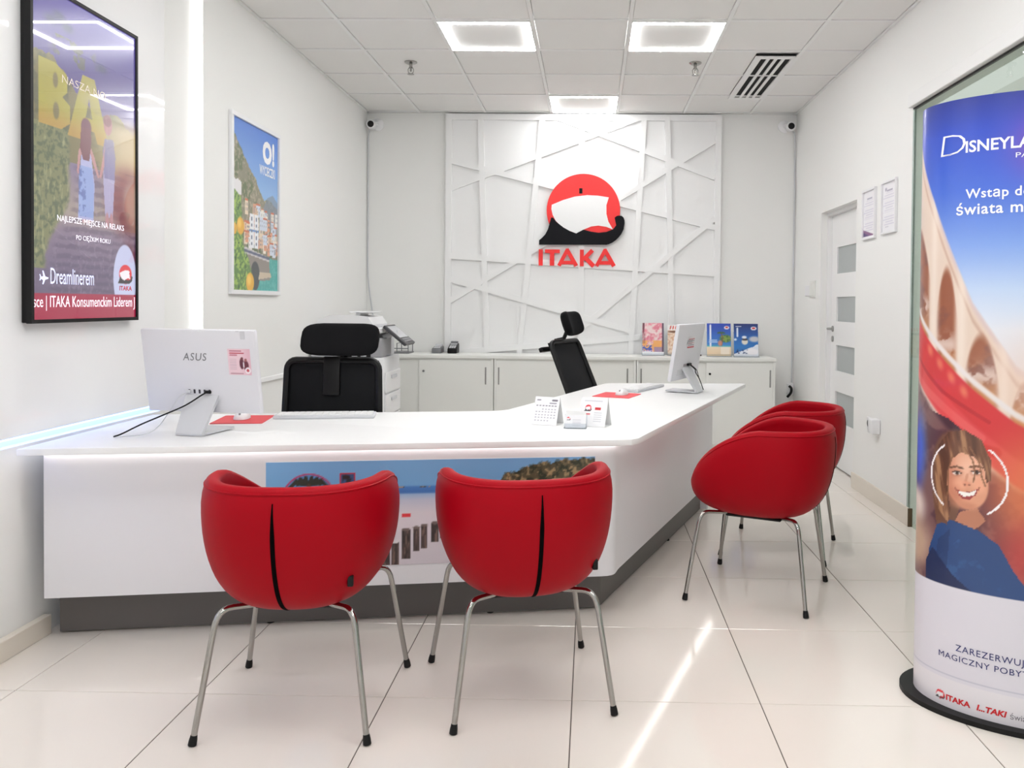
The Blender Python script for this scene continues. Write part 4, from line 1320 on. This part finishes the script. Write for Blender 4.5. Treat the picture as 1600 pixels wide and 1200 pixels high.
# ================================================================ cabinets along the back wall
CZ, CF = .785, 7.07
def cabinet(x0, x1, label, doors, lock_x):
    t = thing('sliding_door_cabinet', label, 'cabinet', ((x0 + x1) / 2, 7.27, 0), 'white cabinets on the back wall')
    b = MB()
    b.box((x0, CF, .0), (x0 + .018, 7.44, CZ)).box((x1 - .018, CF, .0), (x1, 7.44, CZ))
    b.box((x0 + .018, CF + .02, .0), (x1 - .018, 7.44, .06)).box((x0 + .018, 7.42, .06), (x1 - .018, 7.44, CZ)).box((x0 + .018, CF + .004, CZ - .012), (x1 - .018, 7.42, CZ)).box((x0 + .018, CF + .05, .4), (x1 - .018, 7.42, .418))
    b.build('carcass', M['cabinet'], t)
    for (a, c, dep, hx) in doors:
        dd = MB().box((a, CF + dep, .062), (c, CF + dep + .014, CZ - .014), .0015, 1).build('sliding_door', M['cabinet'], t)
        MB().box((hx - .006, CF + dep - .004, .56), (hx + .006, CF + dep, .71), .002, 1).build('door_handle', M['steel'], dd)
    if lock_x is not None:
        MB().lathe([(.010, 0), (.010, .006), (.006, .007)], (lock_x, CF + .004, .672), (0, -1, 0), 14).build('lock', M['black'] if lock_x > 0 else M['mid_grey'], t)
cabinet(-2.03, -.838, 'white sliding door cabinet next to the copier, leftmost in the row', [(-2.012, -1.40, .022, -1.98), (-1.484, -.856, .004, -.905)], -1.445)
cabinet(-.832, .394, 'white sliding door cabinet behind the leaning office chair, middle of the row', [(-.814, -.20, .004, -.792), (-.256, .376, .022, .322)], None)
cabinet(.400, 1.590, 'white sliding door cabinet under the brochures, rightmost in the row', [(.418, 1.03, .022, .440), (1.000, 1.572, .004, 1.548)], 1.03)
ct = MB().box((-2.035, CF - .012, CZ + .0005), (1.600, 7.452, CZ + .027), .002, 1).build('cabinet_top', M['cabinet'])
tag(ct, 'long white top board over the row of cabinets', 'countertop')
TOPZ = CZ + .0275

# ---- card terminals
def terminal(x, label, dark):
    t = thing('card_terminal', label, 'card terminal', (x, 7.36, TOPZ), 'card terminals')
    fr = lambda p: Vector((x + p.x, 7.36 + p.y, TOPZ + p.z + (p.y + .07) * (.30 if dark else .12) * (1 if p.z > .02 else 0)))
    b = MB().box((-.042, -.075, 0), (.042, .075, .045), .008, 2, frame=fr).build('body', M['black'] if dark else M['mid_grey'], t)
    MB().box((-.030, .012, .0465), (.030, .060, .050), .001, 1, frame=fr).build('display', M['grey_plastic'] if dark else M['light_grey'], b)
    kb = MB()
    for r in range(4):
        for c in range(3): kb.box((-.028 + c * .020, -.062 + r * .016, .0445), (-.012 + c * .020, -.051 + r * .016, .0485), frame=fr)
    kb.build('keypad', M['light_grey'], b)
    MB().box((-.034, .058, .045), (.034, .078, .062), .006, 2, frame=fr).build('printer_cover', M['light_grey'] if not dark else M['mid_grey'], b)
terminal(-1.375, 'grey card terminal lying flatter, next to the copier', False)
terminal(-1.235, 'black card terminal tilted up, right of the grey one', True)

# ---- brochures on acrylic stands
def rule_text(p, x, y0, y1, w, col, n=9):
    rng = random.Random(int(x * 1000))
    yy = y1
    while yy > y0:
        s = rng.uniform(.03, .06)
        p.line([(x, yy), (x, max(y0, yy - s))], w, col); yy -= s + .02
def paint_b1(u, v):
    p = Pic(u, v * 1.4, (240, 214, 214)); n = fbm(u * 6, v * 8, 3); n2 = fbm(u * 20, v * 26, 8)
    p.put(sm(.35, .6, n) * 1.0, (226, 128, 146)); p.put(sm(.55, .7, n2) * .6, (250, 232, 226))
    p.put((v < .45) * sm(.45, .6, fbm(u * 7, v * 8, 15)), (238, 170, 96)); p.put((v < .3) * (u < .45) * 1.0 * sm(.4, .5, n2), (64, 92, 176)); p.put((v < .25) * (u > .55) * .8, (150, 130, 176))
    p.put((u > .93) * 1.0, (86, 60, 84)); p.put((v > .35) * (u < .12) * sm(.4, .5, vnoise(u * 60, v * 2, 3)), (110, 54, 70))
    p.put(v < .085, (244, 244, 246)); p.line([(.1, .16), (.4, .16)], .02, (236, 226, 240))
    return p.c
def paint_b2(u, v):
    p = Pic(u, v * 1.4, (238, 216, 194)); n2 = fbm(u * 12, v * 16, 28)
    p.put(sm(.5, .65, n2) * .7, (206, 150, 116)); p.ell(.45, .3, .12, .16, (176, 44, 48), .3); p.ell(.5, 1.08, .5, .05, (110, 70, 50), .4)
    p.put(v > .83, (246, 242, 240))
    for k in range(6): p.line([(.12 + k * .12, 1.22), (.15 + k * .12, 1.34)], .03, (214, 92, 84))
    return p.c
def paint_b3(u, v):
    p = Pic(u, v * 1.4, (50, 100, 200))
    p.grad([(0, (232, 206, 170)), (.38, (240, 218, 186)), (.42, (80, 180, 196)), (.50, (60, 130, 206)), (1.4, (34, 66, 180))], p.y)
    n2 = fbm(u * 16, v * 22, 5)
    p.ell(.78, .75, .24, .16, (74, 116, 58), .3); p.put((np.hypot((u - .78) / .24, (p.y - .75) / .16) < 1) * sm(.5, .6, n2), (132, 158, 72)); p.line([(.62, .45), (.66, .8), (.60, .98)], .022, (120, 84, 62))
    for a in np.linspace(.3, 2.9, 6): p.line([(.60, .98), (.60 + .16 * math.cos(a), .96 + .08 * math.sin(a))], .02, (64, 96, 56))
    p.ell(.55, .55, .09, .12, (196, 130, 110), .4); p.ell(.83, 1.22, .11, .07, (240, 236, 242), .1); p.ell(.83, 1.23, .06, .04, (208, 46, 60), .1)
    p.poly([(.58, .08), (.95, .08), (.95, .38), (.58, .38)], (246, 232, 214)); rule_text(p, .15, .42, 1.32, .035, (240, 242, 250)); p.line([(.1, .6), (.42, .6)], .03, (170, 200, 236)); p.line([(.1, .68), (.42, .68)], .02, (170, 200, 236))
    return p.c
def paint_b4(u, v):
    p = Pic(u, v * 1.4, (30, 70, 150))
    p.grad([(0, (40, 100, 170)), (.4, (36, 120, 196)), (.8, (30, 96, 180)), (1.4, (18, 44, 110))], p.y)
    n = fbm(u * 8, v * 10, 5); n2 = fbm(u * 20, v * 26, 9)
    p.put((p.y < .1 + .42 * u + .1 * (n - .5)) * 1.0, (225, 232, 242)); p.put((p.y < .3) * (u < .6) * sm(.5, .62, n2), (24, 54, 110)); p.ell(.84, .74, .22, .12, (206, 206, 214), .4); p.ell(.45, .63, .13, .13, (232, 226, 214), .2); p.ell(.45, .72, .12, .05, (70, 62, 66), .2); p.ell(.43, .82, .10, .06, (240, 242, 246), .3)
    p.ell(.06, .72, .06, .05, (220, 235, 250), .6); p.ell(.82, 1.20, .12, .08, (240, 236, 242), .1); p.ell(.82, 1.21, .07, .045, (208, 46, 60), .1)
    rule_text(p, .15, .86, 1.20, .035, (232, 238, 248)); p.line([(.1, 1.28), (.3, 1.28)], .018, (220, 228, 244)); p.put((p.y < .10), (238, 240, 245)); p.ell(.75, .2, .25, .14, (244, 242, 246), .2)
    return p.c
def brochure(x0, x1, y, h, paint, label, rot=0.0):
    t = thing('brochure', label, 'brochure', ((x0 + x1) / 2, y, TOPZ), 'brochures on the cabinet top')
    ln = .16
    n = Vector((math.sin(rot), -math.cos(rot)))
    def fr(p):     # p.x along, p.y depth behind, p.z up
        return Vector((x0 + p.x * math.cos(rot) - 0, y + p.x * math.sin(rot) + p.y + p.z * ln, TOPZ + .006 + p.z))
    w = x1 - x0
    MB().box((0, .0, 0), (w, .008, h), frame=fr).build('pages', M['paper'], t, None)
    u, v = np.meshgrid(np.linspace(0, 1, 44), np.linspace(0, 1, 60))
    P = np.stack([x0 + u * w * math.cos(rot), y + u * w * math.sin(rot) - .001 + v * h * ln, TOPZ + .006 + v * h], -1)
    ink_mesh('cover', P, np.clip(paint(u, v), 0, 255), M['gloss_print'], t)
    st = MB().box((-.006, .0085, -.006), (w + .006, .0115, h * .75), frame=fr).box((-.006, -.022, -.006), (w + .006, .0085, -.003), frame=fr).box((-.006, -.024, -.006), (w + .006, -.021, .018), frame=fr)
    st.build('acrylic_stand', M['acrylic'], t, None)
    return t
brochure(.462, .652, 7.30, .282, paint_b1, 'pink and orange brochure, leftmost on the cabinet top')
brochure(.690, .885, 7.33, .265, paint_b2, 'beige brochure half hidden behind the far computer')
brochure(1.025, 1.235, 7.22, .285, paint_b3, 'blue beach and palm brochure on the cabinet top')
brochure(1.258, 1.470, 7.20, .285, paint_b4, 'dark blue winter brochure with snow, rightmost on the cabinet top')
pen = MB().tube([(.935, 7.33, TOPZ + .006), (.985, 7.30, TOPZ + .006)], .006, 8).build('pen', M['black'])
tag(pen, 'dark pen lying between the beige and the beach brochures', 'pen')

# ================================================================ copier
cpx0, cpx1, cpy0, cpy1 = -2.04, -1.50, 5.93, 6.42
cpr = thing('copier', 'big white and grey office copier behind the mesh chair', 'copier', ((cpx0 + cpx1) / 2, (cpy0 + cpy1) / 2, 0))
MB().box((cpx0, cpy0, .03), (cpx1, cpy1, .86), .012, 2).build('base_cabinet', M['white_plastic'], cpr)
for k in range(4):
    z = .10 + k * .165
    dr = MB().box((cpx1 + .0005, cpy0 + .02, z), (cpx1 + .012, cpy1 - .02, z + .155), .004, 1).build('paper_drawer', M['white_plastic'], cpr)
    MB().box((cpx1 + .0125, cpy0 + .17, z + .10), (cpx1 + .022, cpy1 - .17, z + .125), .003, 1).build('drawer_handle', M['light_grey'], dr)
for x, y in ((cpx0 + .05, cpy0 + .05), (cpx1 - .05, cpy0 + .05), (cpx0 + .05, cpy1 - .05), (cpx1 - .05, cpy1 - .05)):
    MB().lathe([(.022, -.02), (.022, .02)], (x, y, .023), (0, 1, 0), 12).build('caster', M['black'], cpr)
# output bay: back body, side column and tray
MB().box((cpx0, cpy0 + .01, .862), (cpx0 + .20, cpy1 - .01, 1.035), .006, 1).box((cpx0 + .2, cpy0 + .30, .862), (cpx1 - .04, cpy1 - .01, 1.035), .006, 1).build('body', M['light_grey'], cpr)
MB().box((cpx1 - .15, cpy0 + .01, .862), (cpx1 - .02, cpy0 + .30, 1.0), .006, 1).build('front_column', M['grey_plastic'], cpr)
MB().box((cpx0 + .2, cpy0 + .0, .862), (cpx1 - .10, cpy0 + .30, .885), .004, 1).build('output_tray', M['black'], cpr)
for k in range(3):
    MB().box((cpx1 - .30 + k * .065, cpy0 - .004, .868), (cpx1 - .26 + k * .065, cpy0 + .0, .877)).build('tray_mark', M['light_grey'], cpr)
MB().box((cpx0, cpy0, 1.036), (cpx1 - .03, cpy1, 1.075), .006, 1).build('scanner_bed', M['white_plastic'], cpr)
# document feeder: rounded hood
pts = [(cpx0 + .02, 1.077), (cpx1 - .10, 1.077), (cpx1 - .09, 1.10), (cpx1 - .13, 1.155), (cpx0 + .30, 1.17), (cpx0 + .13, 1.165), (cpx0 + .06, 1.14), (cpx0 + .02, 1.10)]
MB().prism(pts, cpy0 + .03, cpy1 - .03, lambda s, t_, y: (s, y, t_)).build('document_feeder', M['white_plastic'], cpr, 40)
MB().box((cpx0 + .26, cpy0 + .09, 1.185), (cpx1 - .11, cpy1 - .12, 1.195), .003, 1).box((cpx0 + .30, cpy0 + .12, 1.168), (cpx0 + .33, cpy1 - .14, 1.187)).build('feeder_tray', M['white_plastic'], cpr)
# tilted control panel at the front
def CPf(p):   # local: x along the slope, y depth, z thickness
    a = math.radians(-40)
    return Vector((cpx1 + .01 + p.x * math.cos(a) - p.z * math.sin(a), cpy0 + .06 + p.y, 1.062 + p.x * math.sin(a) + p.z * math.cos(a)))
pn = MB().box((-.04, 0, -.012), (.175, .30, .012), .005, 1, frame=CPf).build('control_panel', M['panel_dark'], cpr)
MB().box((-.02, .02, .0125), (.105, .28, .0140), frame=CPf).build('touch_display', M['light_grey'], pn)
kb = MB()
for r in range(2):
    for c in range(6): kb.box((.115 + r * .022, .03 + c * .042, .0125), (.131 + r * .022, .055 + c * .042, .016), frame=CPf)
kb.build('panel_keys', M['grey_plastic'], pn)
MB().tube([(cpx1 - .05, cpy0 + .18, 1.0), (cpx1 + .02, cpy0 + .19, 1.03), (cpx1 + .06, cpy0 + .19, 1.04)], .02, 8).build('panel_arm', M['light_grey'], cpr)
# wire letter tray beside it
wt = thing('wire_tray', 'small grey wire tray standing on the cabinet top beside the copier', 'tray', (-1.70, 7.30, TOPZ))
MB().box((-1.79, 7.20, TOPZ), (-1.60, 7.40, TOPZ + .012), .003, 1).build('tray_base', M['mid_grey'], wt)
MB().tube([(-1.61, 7.21, TOPZ + .01), (-1.61, 7.21, TOPZ + .09), (-1.61, 7.39, TOPZ + .09), (-1.61, 7.39, TOPZ + .01)], .004, 6).tube([(-1.71, 7.21, TOPZ + .01), (-1.71, 7.21, TOPZ + .09), (-1.71, 7.39, TOPZ + .09), (-1.71, 7.39, TOPZ + .01)], .004, 6).tube([(-1.78, 7.21, TOPZ + .045), (-1.61, 7.21, TOPZ + .045)], .004, 6).build('wire_rail', M['mid_grey'], wt)

# ================================================================ oval advertising column
TC, TU = Vector((1.43, 2.62)), Vector((.96, -.28)).normalized()
TN = Vector((TU.y, -TU.x)); TN = TN if TN.y < 0 else -TN
def tot(t, a, b):
    return TC - TU * a * math.cos(t) + TN * b * math.sin(t)
tm = thing('advertising_column', 'tall oval paper advertising column with a smiling girl on a black base', 'advertising column', (TC.x, TC.y, 0))
mb = MB()
base = [tuple(tot(2 * math.pi * k / 72, .405, .252)) for k in range(72)]
slab(base, .0, .016, .003).build('base_plate', M['black'], tm)
TA, TB, TZ0_, TZ1_ = .362, .222, .0165, 1.905
# arc length table over the front
tt = np.linspace(0, 2 * math.pi, 2001)
px_ = np.array([tot(t, TA, TB) for t in tt])
sl_ = np.concatenate([[0], np.cumsum(np.hypot(*np.diff(px_, axis=0).T))])
def tpt(s, z, lift=0.0):
    t = np.interp(s % sl_[-1], sl_, tt)
    p = tot(t, TA + lift, TB + lift)
    return Vector((p.x, p.y, z))
def paint_col(s, z):
    """s: metres round the column from its left tip, z: height in metres."""
    p = Pic(s, z, (120, 150, 220))
    n = fbm(s * 14, z * 14, 3); n2 = fbm(s * 40, z * 40, 8, 3)
    p.grad([(.4, (226, 224, 232)), (1.20, (226, 230, 240)), (1.32, (192, 212, 242)), (1.45, (132, 166, 232)), (1.62, (72, 110, 212)), (1.80, (44, 76, 190)), (1.905, (30, 48, 140))], z)
    p.put(np.exp(-((s - .47) / .12) ** 2 - ((z - 1.75) / .10) ** 2) * .75, (206, 70, 160))
    p.put((1 - sm(.0, .07, s)) * (z > 1.5) * .35, (120, 110, 220))
    # blurred street facade on the left
    fz = np.interp(s, [0, .05, .093, .145, .229, .35, .5, .7], [1.80, 1.70, 1.61, 1.485, 1.286, 1.10, .98, .90])
    m = sm(0, .02, fz - z)
    p.put(m, (226, 206, 190)); p.put(m * (1 - sm(.0, .05, fz - z)) * .8, (206, 186, 196)); p.put(m * sm(.04, .06, fz - z) * (1 - sm(.06, .075, fz - z)) * .6, (190, 150, 130))
    def arch(x0, x1, z0, z1, col, soft=.012):
        w = sm(x0 - soft, x0 + soft, s) * (1 - sm(x1 - soft, x1 + soft, s))
        top = z1 - .10 * ((s - (x0 + x1) / 2) / ((x1 - x0) / 2)) ** 2 - .5 * (s - x0)
        k = w * sm(z0 - .02, z0 + .02, z) * (1 - sm(top - .02, top + .02, z))
        p.put(k, col); return k
    for (x0, x1, z0, z1) in ((-.05, .075, 1.17, 1.54), (.118, .178, 1.05, 1.40), (.215, .30, .96, 1.20), (.34, .42, .90, 1.06)):
        k = arch(x0, x1, z0, z1, (150, 88, 62)); p.put(k * sm(.45, .65, n) * .7, (104, 60, 56)); p.put(k * (1 - sm(z0 + .02, z0 + .12, z)) * .8, (206, 132, 70)); p.put(k * np.exp(-((z - z0 - .10) / .03) ** 2) * sm(.4, .6, n2) * .8, (230, 214, 206))
    for sc_ in (.098, .196, .318): p.put(np.exp(-((s - sc_) / .014) ** 2) * m * sm(.9, 1.0, z) * .7, (240, 226, 214))
    p.put(m * (n - .5) * .5, (240, 226, 214))
    p.ell(.47, 1.06, .16, .12, (236, 206, 190), .9, 0, .7)
    # red awning running down to the right
    az = np.interp(s, [0, .08, .153, .233, .35, .5, .8], [1.24, 1.165, 1.096, 1.022, .93, .85, .80])
    aw = sm(0, .012, az - z) * sm(0, .02, z - (az - .20))
    p.put(aw, (206, 52, 56)); p.put(aw * sm(.10, .12, az - z) * .6, (226, 84, 84)); p.put(sm(0, .015, z - az) * sm(0, .012, az + .035 - z), (232, 224, 222))
    p.poly([(.0, 1.02), (.02, .96), (.16, .92), (.26, .85), (.24, .80), (.0, .84)], (72, 44, 56)); p.line([(.0, 1.05), (.12, .97), (.26, .87)], .012, (226, 96, 96), .8); p.line([(.02, 1.10), (.14, 1.0), (.28, .92)], .006, (176, 34, 44), .7); p.line([(.14, .86), (.30, .83)], .016, (206, 52, 52))
    for k, (ls, lz) in enumerate(((.075, 1.115), (.115, 1.075), (.155, 1.035), (.195, .995))): p.ell(ls + .012, lz + .012, .010, .018, (236, 150, 110), .8, .4, .6)
    low = sm(0, .03, (az - .19) - z)
    p.put(low, (120, 84, 84)); p.put(low * sm(.45, .6, n), (88, 54, 64)); p.put(low * sm(.2, .5, s) * .6, (206, 92, 70))
    p.ell(.02, .80, .05, .12, (60, 110, 214), .6); p.ell(.01, .62, .06, .06, (226, 214, 206), .5); p.ell(.02, .50, .08, .08, (196, 164, 142), .6)
    p.ell(.40, .72, .11, .14, (222, 120, 76), .8, 0, .8); p.ell(.46, .52, .14, .10, (196, 60, 60), .7, 0, .8)
    p.x, p.y = s - .012, z - .035
    # girl: hair behind, pullover, neck, face, features, strands
    hair = (112, 78, 62)
    p.ell(.175, .735, .082, .115, hair, .08); p.poly([(.10, .76), (.095, .64), (.115, .545), (.17, .55), (.20, .65), (.25, .72), (.255, .80), (.20, .84), (.13, .83)], hair)
    p.poly([(.075, .36), (.085, .46), (.115, .545), (.16, .57), (.24, .555), (.30, .52), (.345, .44), (.42, .345), (.46, .28), (.2, .28)], (36, 70, 124))
    p.put(((z < .57) & (z > .3)) * sm(.55, .7, fbm(s * 22, z * 22, 31)) * (np.abs(s - .24) < .15) * (z < .55 - np.abs(s - .2)) * .5, (54, 100, 156))
    p.poly([(.10, .36), (.12, .5), (.16, .54), (.15, .40), (.18, .33)], (28, 52, 100), .7)
    p.poly([(.075, .30), (.07, .42), (.10, .47), (.17, .40), (.26, .34), (.34, .30)], (24, 40, 84))
    p.poly([(.175, .57), (.19, .60), (.24, .62), (.265, .585), (.235, .555)], (186, 124, 98))
    p.ell(.205, .700, .064, .088, (222, 158, 128), .05, .22)
    p.ell(.165, .70, .03, .07, (196, 122, 96), .8, .2, .7); p.ell(.218, .74, .042, .04, (240, 190, 164), .8, .2); p.ell(.185, .682, .020, .020, (238, 172, 142), .7); p.ell(.245, .69, .017, .022, (236, 170, 140), .7)
    p.ell(.172, .655, .02, .03, (200, 128, 102), .8, 0, .6); p.ell(.208, .622, .030, .012, (206, 140, 112), .7)
    for ex, ez_, r in ((.178, .718, .18), (.236, .728, .22)):
        p.ell(ex, ez_ + .001, .017, .010, (186, 116, 92), .6, r, .7)
        p.ell(ex, ez_, .0125, .0048, (240, 230, 224), .3, r); p.ell(ex + .001, ez_, .0052, .0050, (52, 34, 28), .3)
        p.line([(ex - .014, ez_ + .002), (ex, ez_ + .0062), (ex + .014, ez_ + .003)], .0018, (58, 36, 32))
        p.line([(ex - .018, ez_ + .015), (ex, ez_ + .021), (ex + .018, ez_ + .017)], .0032, (120, 80, 60))
    p.line([(.210, .718), (.206, .698)], .004, (206, 138, 110), .6); p.ell(.209, .690, .012, .007, (228, 156, 128), .6); p.ell(.203, .686, .0035, .0025, (140, 76, 62), .5); p.ell(.216, .688, .0035, .0025, (140, 76, 62), .5)
    p.poly([(.178, .668), (.195, .664), (.222, .668), (.242, .680), (.236, .660), (.220, .644), (.200, .641), (.186, .650)], (158, 62, 62))
    p.poly([(.182, .666), (.196, .662), (.222, .666), (.238, .676), (.231, .660), (.216, .652), (.199, .650), (.188, .656)], (250, 246, 242))
    p.line([(.174, .672), (.178, .664)], .002, (170, 100, 80)); p.line([(.245, .685), (.243, .675)], .002, (170, 100, 80))
    # parted hair: mass on the left, a sweep over the brow and a few loose strands
    hv = fbm(s * 60 + z * 12, z * 9, 44, 3)
    p.poly([(.150, .842), (.118, .80), (.102, .74), (.098, .66), (.110, .56), (.150, .552), (.160, .60), (.150, .66), (.146, .71), (.158, .755), (.190, .785), (.230, .775), (.258, .745), (.264, .70), (.276, .71), (.276, .77), (.248, .83), (.20, .855)], (112, 74, 56))
    hm = (((s - .012 - .19) / .10) ** 2 + ((z - .035 - .71) / .16) ** 2 < 1) * (np.abs(p.c - np.array((112, 74, 56))).sum(-1) < 6)
    p.put(hm * sm(.5, .7, hv), (168, 124, 92)); p.put(hm * sm(.5, .3, hv) * .6, (74, 46, 38))
    for pts_ in ([(.20, .80), (.225, .765), (.232, .725), (.228, .70)], [(.215, .805), (.243, .76), (.252, .715), (.262, .69)], [(.165, .77), (.150, .72), (.152, .66), (.142, .60)]):
        p.line(pts_, .0022, (140, 96, 70))
    p.x, p.y = s, z
    # thin broken ring
    d = np.hypot(s - .218, (z - .74)); ang = np.arctan2(z - .74, s - .218)
    rg = (np.abs(d - .116) < .0028) * ((np.abs(ang) < 1.0) | (np.abs(ang) > 2.2))
    p.put(rg * 1.0, (250, 244, 246))
    # pale foot of the sheet with its curved upper edge
    ez = s * 0 + .396
    lowm = sm(-.001, .001, ez - z)
    p.put(lowm, (222, 219, 229)); p.put(lowm * (z < .105), (230, 226, 232)); p.put(lowm * (np.abs(z - .118 ) < .0018) * .8, (188, 188, 204)); p.put(lowm * (np.abs(z - .109) < .0015) * .7, (200, 198, 212))
    brand_mark(p, .150, .049, .0145)
    return p.c
SV = .47
cols = np.concatenate([np.linspace(0, SV, 150), np.linspace(SV, sl_[-1], 60)[1:]])
rowz = np.linspace(TZ0_, TZ1_, 520)
SS, ZZ = np.meshgrid(cols, rowz)
tv_ = np.interp(cols, sl_, tt)
ring_ = np.array([list(tot(t, TA, TB)) for t in tv_])
PP = np.stack([np.broadcast_to(ring_[:, 0], SS.shape), np.broadcast_to(ring_[:, 1], SS.shape), ZZ], -1)
sheet_o = ink_mesh('printed_sheet', PP, np.clip(paint_col(SS, ZZ), 0, 255), M['gloss_print'], tm, smooth=True)
slab([tuple(tot(2 * math.pi * k / 72, TA - .002, TB - .002)) for k in range(72)], TZ1_ - .012, TZ1_ - .008, 0).build('lid', M['paper'], tm)
def ct_text(s, s0, z0, width, height, m, slope=0.0, **k):
    return text('sheet_lettering', s, .1, m, sheet_o, None, None, None, fit=width, height=height, mapf=lambda a, b: tpt(s0 + a, z0 + b + slope * a, .0012), **k)

ct_text('D', .118, 1.736, .082, .062, M['white_ink'], bold=-.002, shear=.1)
ct_text('ISNEYLAND', .200, 1.737, .250, .036, M['white_ink'], bold=.002)
ct_text('PARIS', .338, 1.709, .075, .015, M['white_ink'])
ct_text('Wstąp do', .202, 1.588, .178, None, M['white_ink'], bold=.0015, spacing=1.08)
ct_text('świata magii', .174, 1.537, .255, None, M['white_ink'], bold=.0015, spacing=1.08)
ct_text('ZAREZERWUJ', .197, .196, .188, None, M['navy_ink'], spacing=1.1)
ct_text('MAGICZNY POBYT', .143, .170, .255, .0185, M['navy_ink'], spacing=1.1)
ct_text('ITAKA', .170, .039, .074, .018, M['red_ink'], bold=.004)
ct_text('I...TAKI', .261, .039, .083, .019, M['red_ink'], bold=.004, shear=.2)
ct_text('świat', .352, .038, .050, .020, M['grey_ink'])
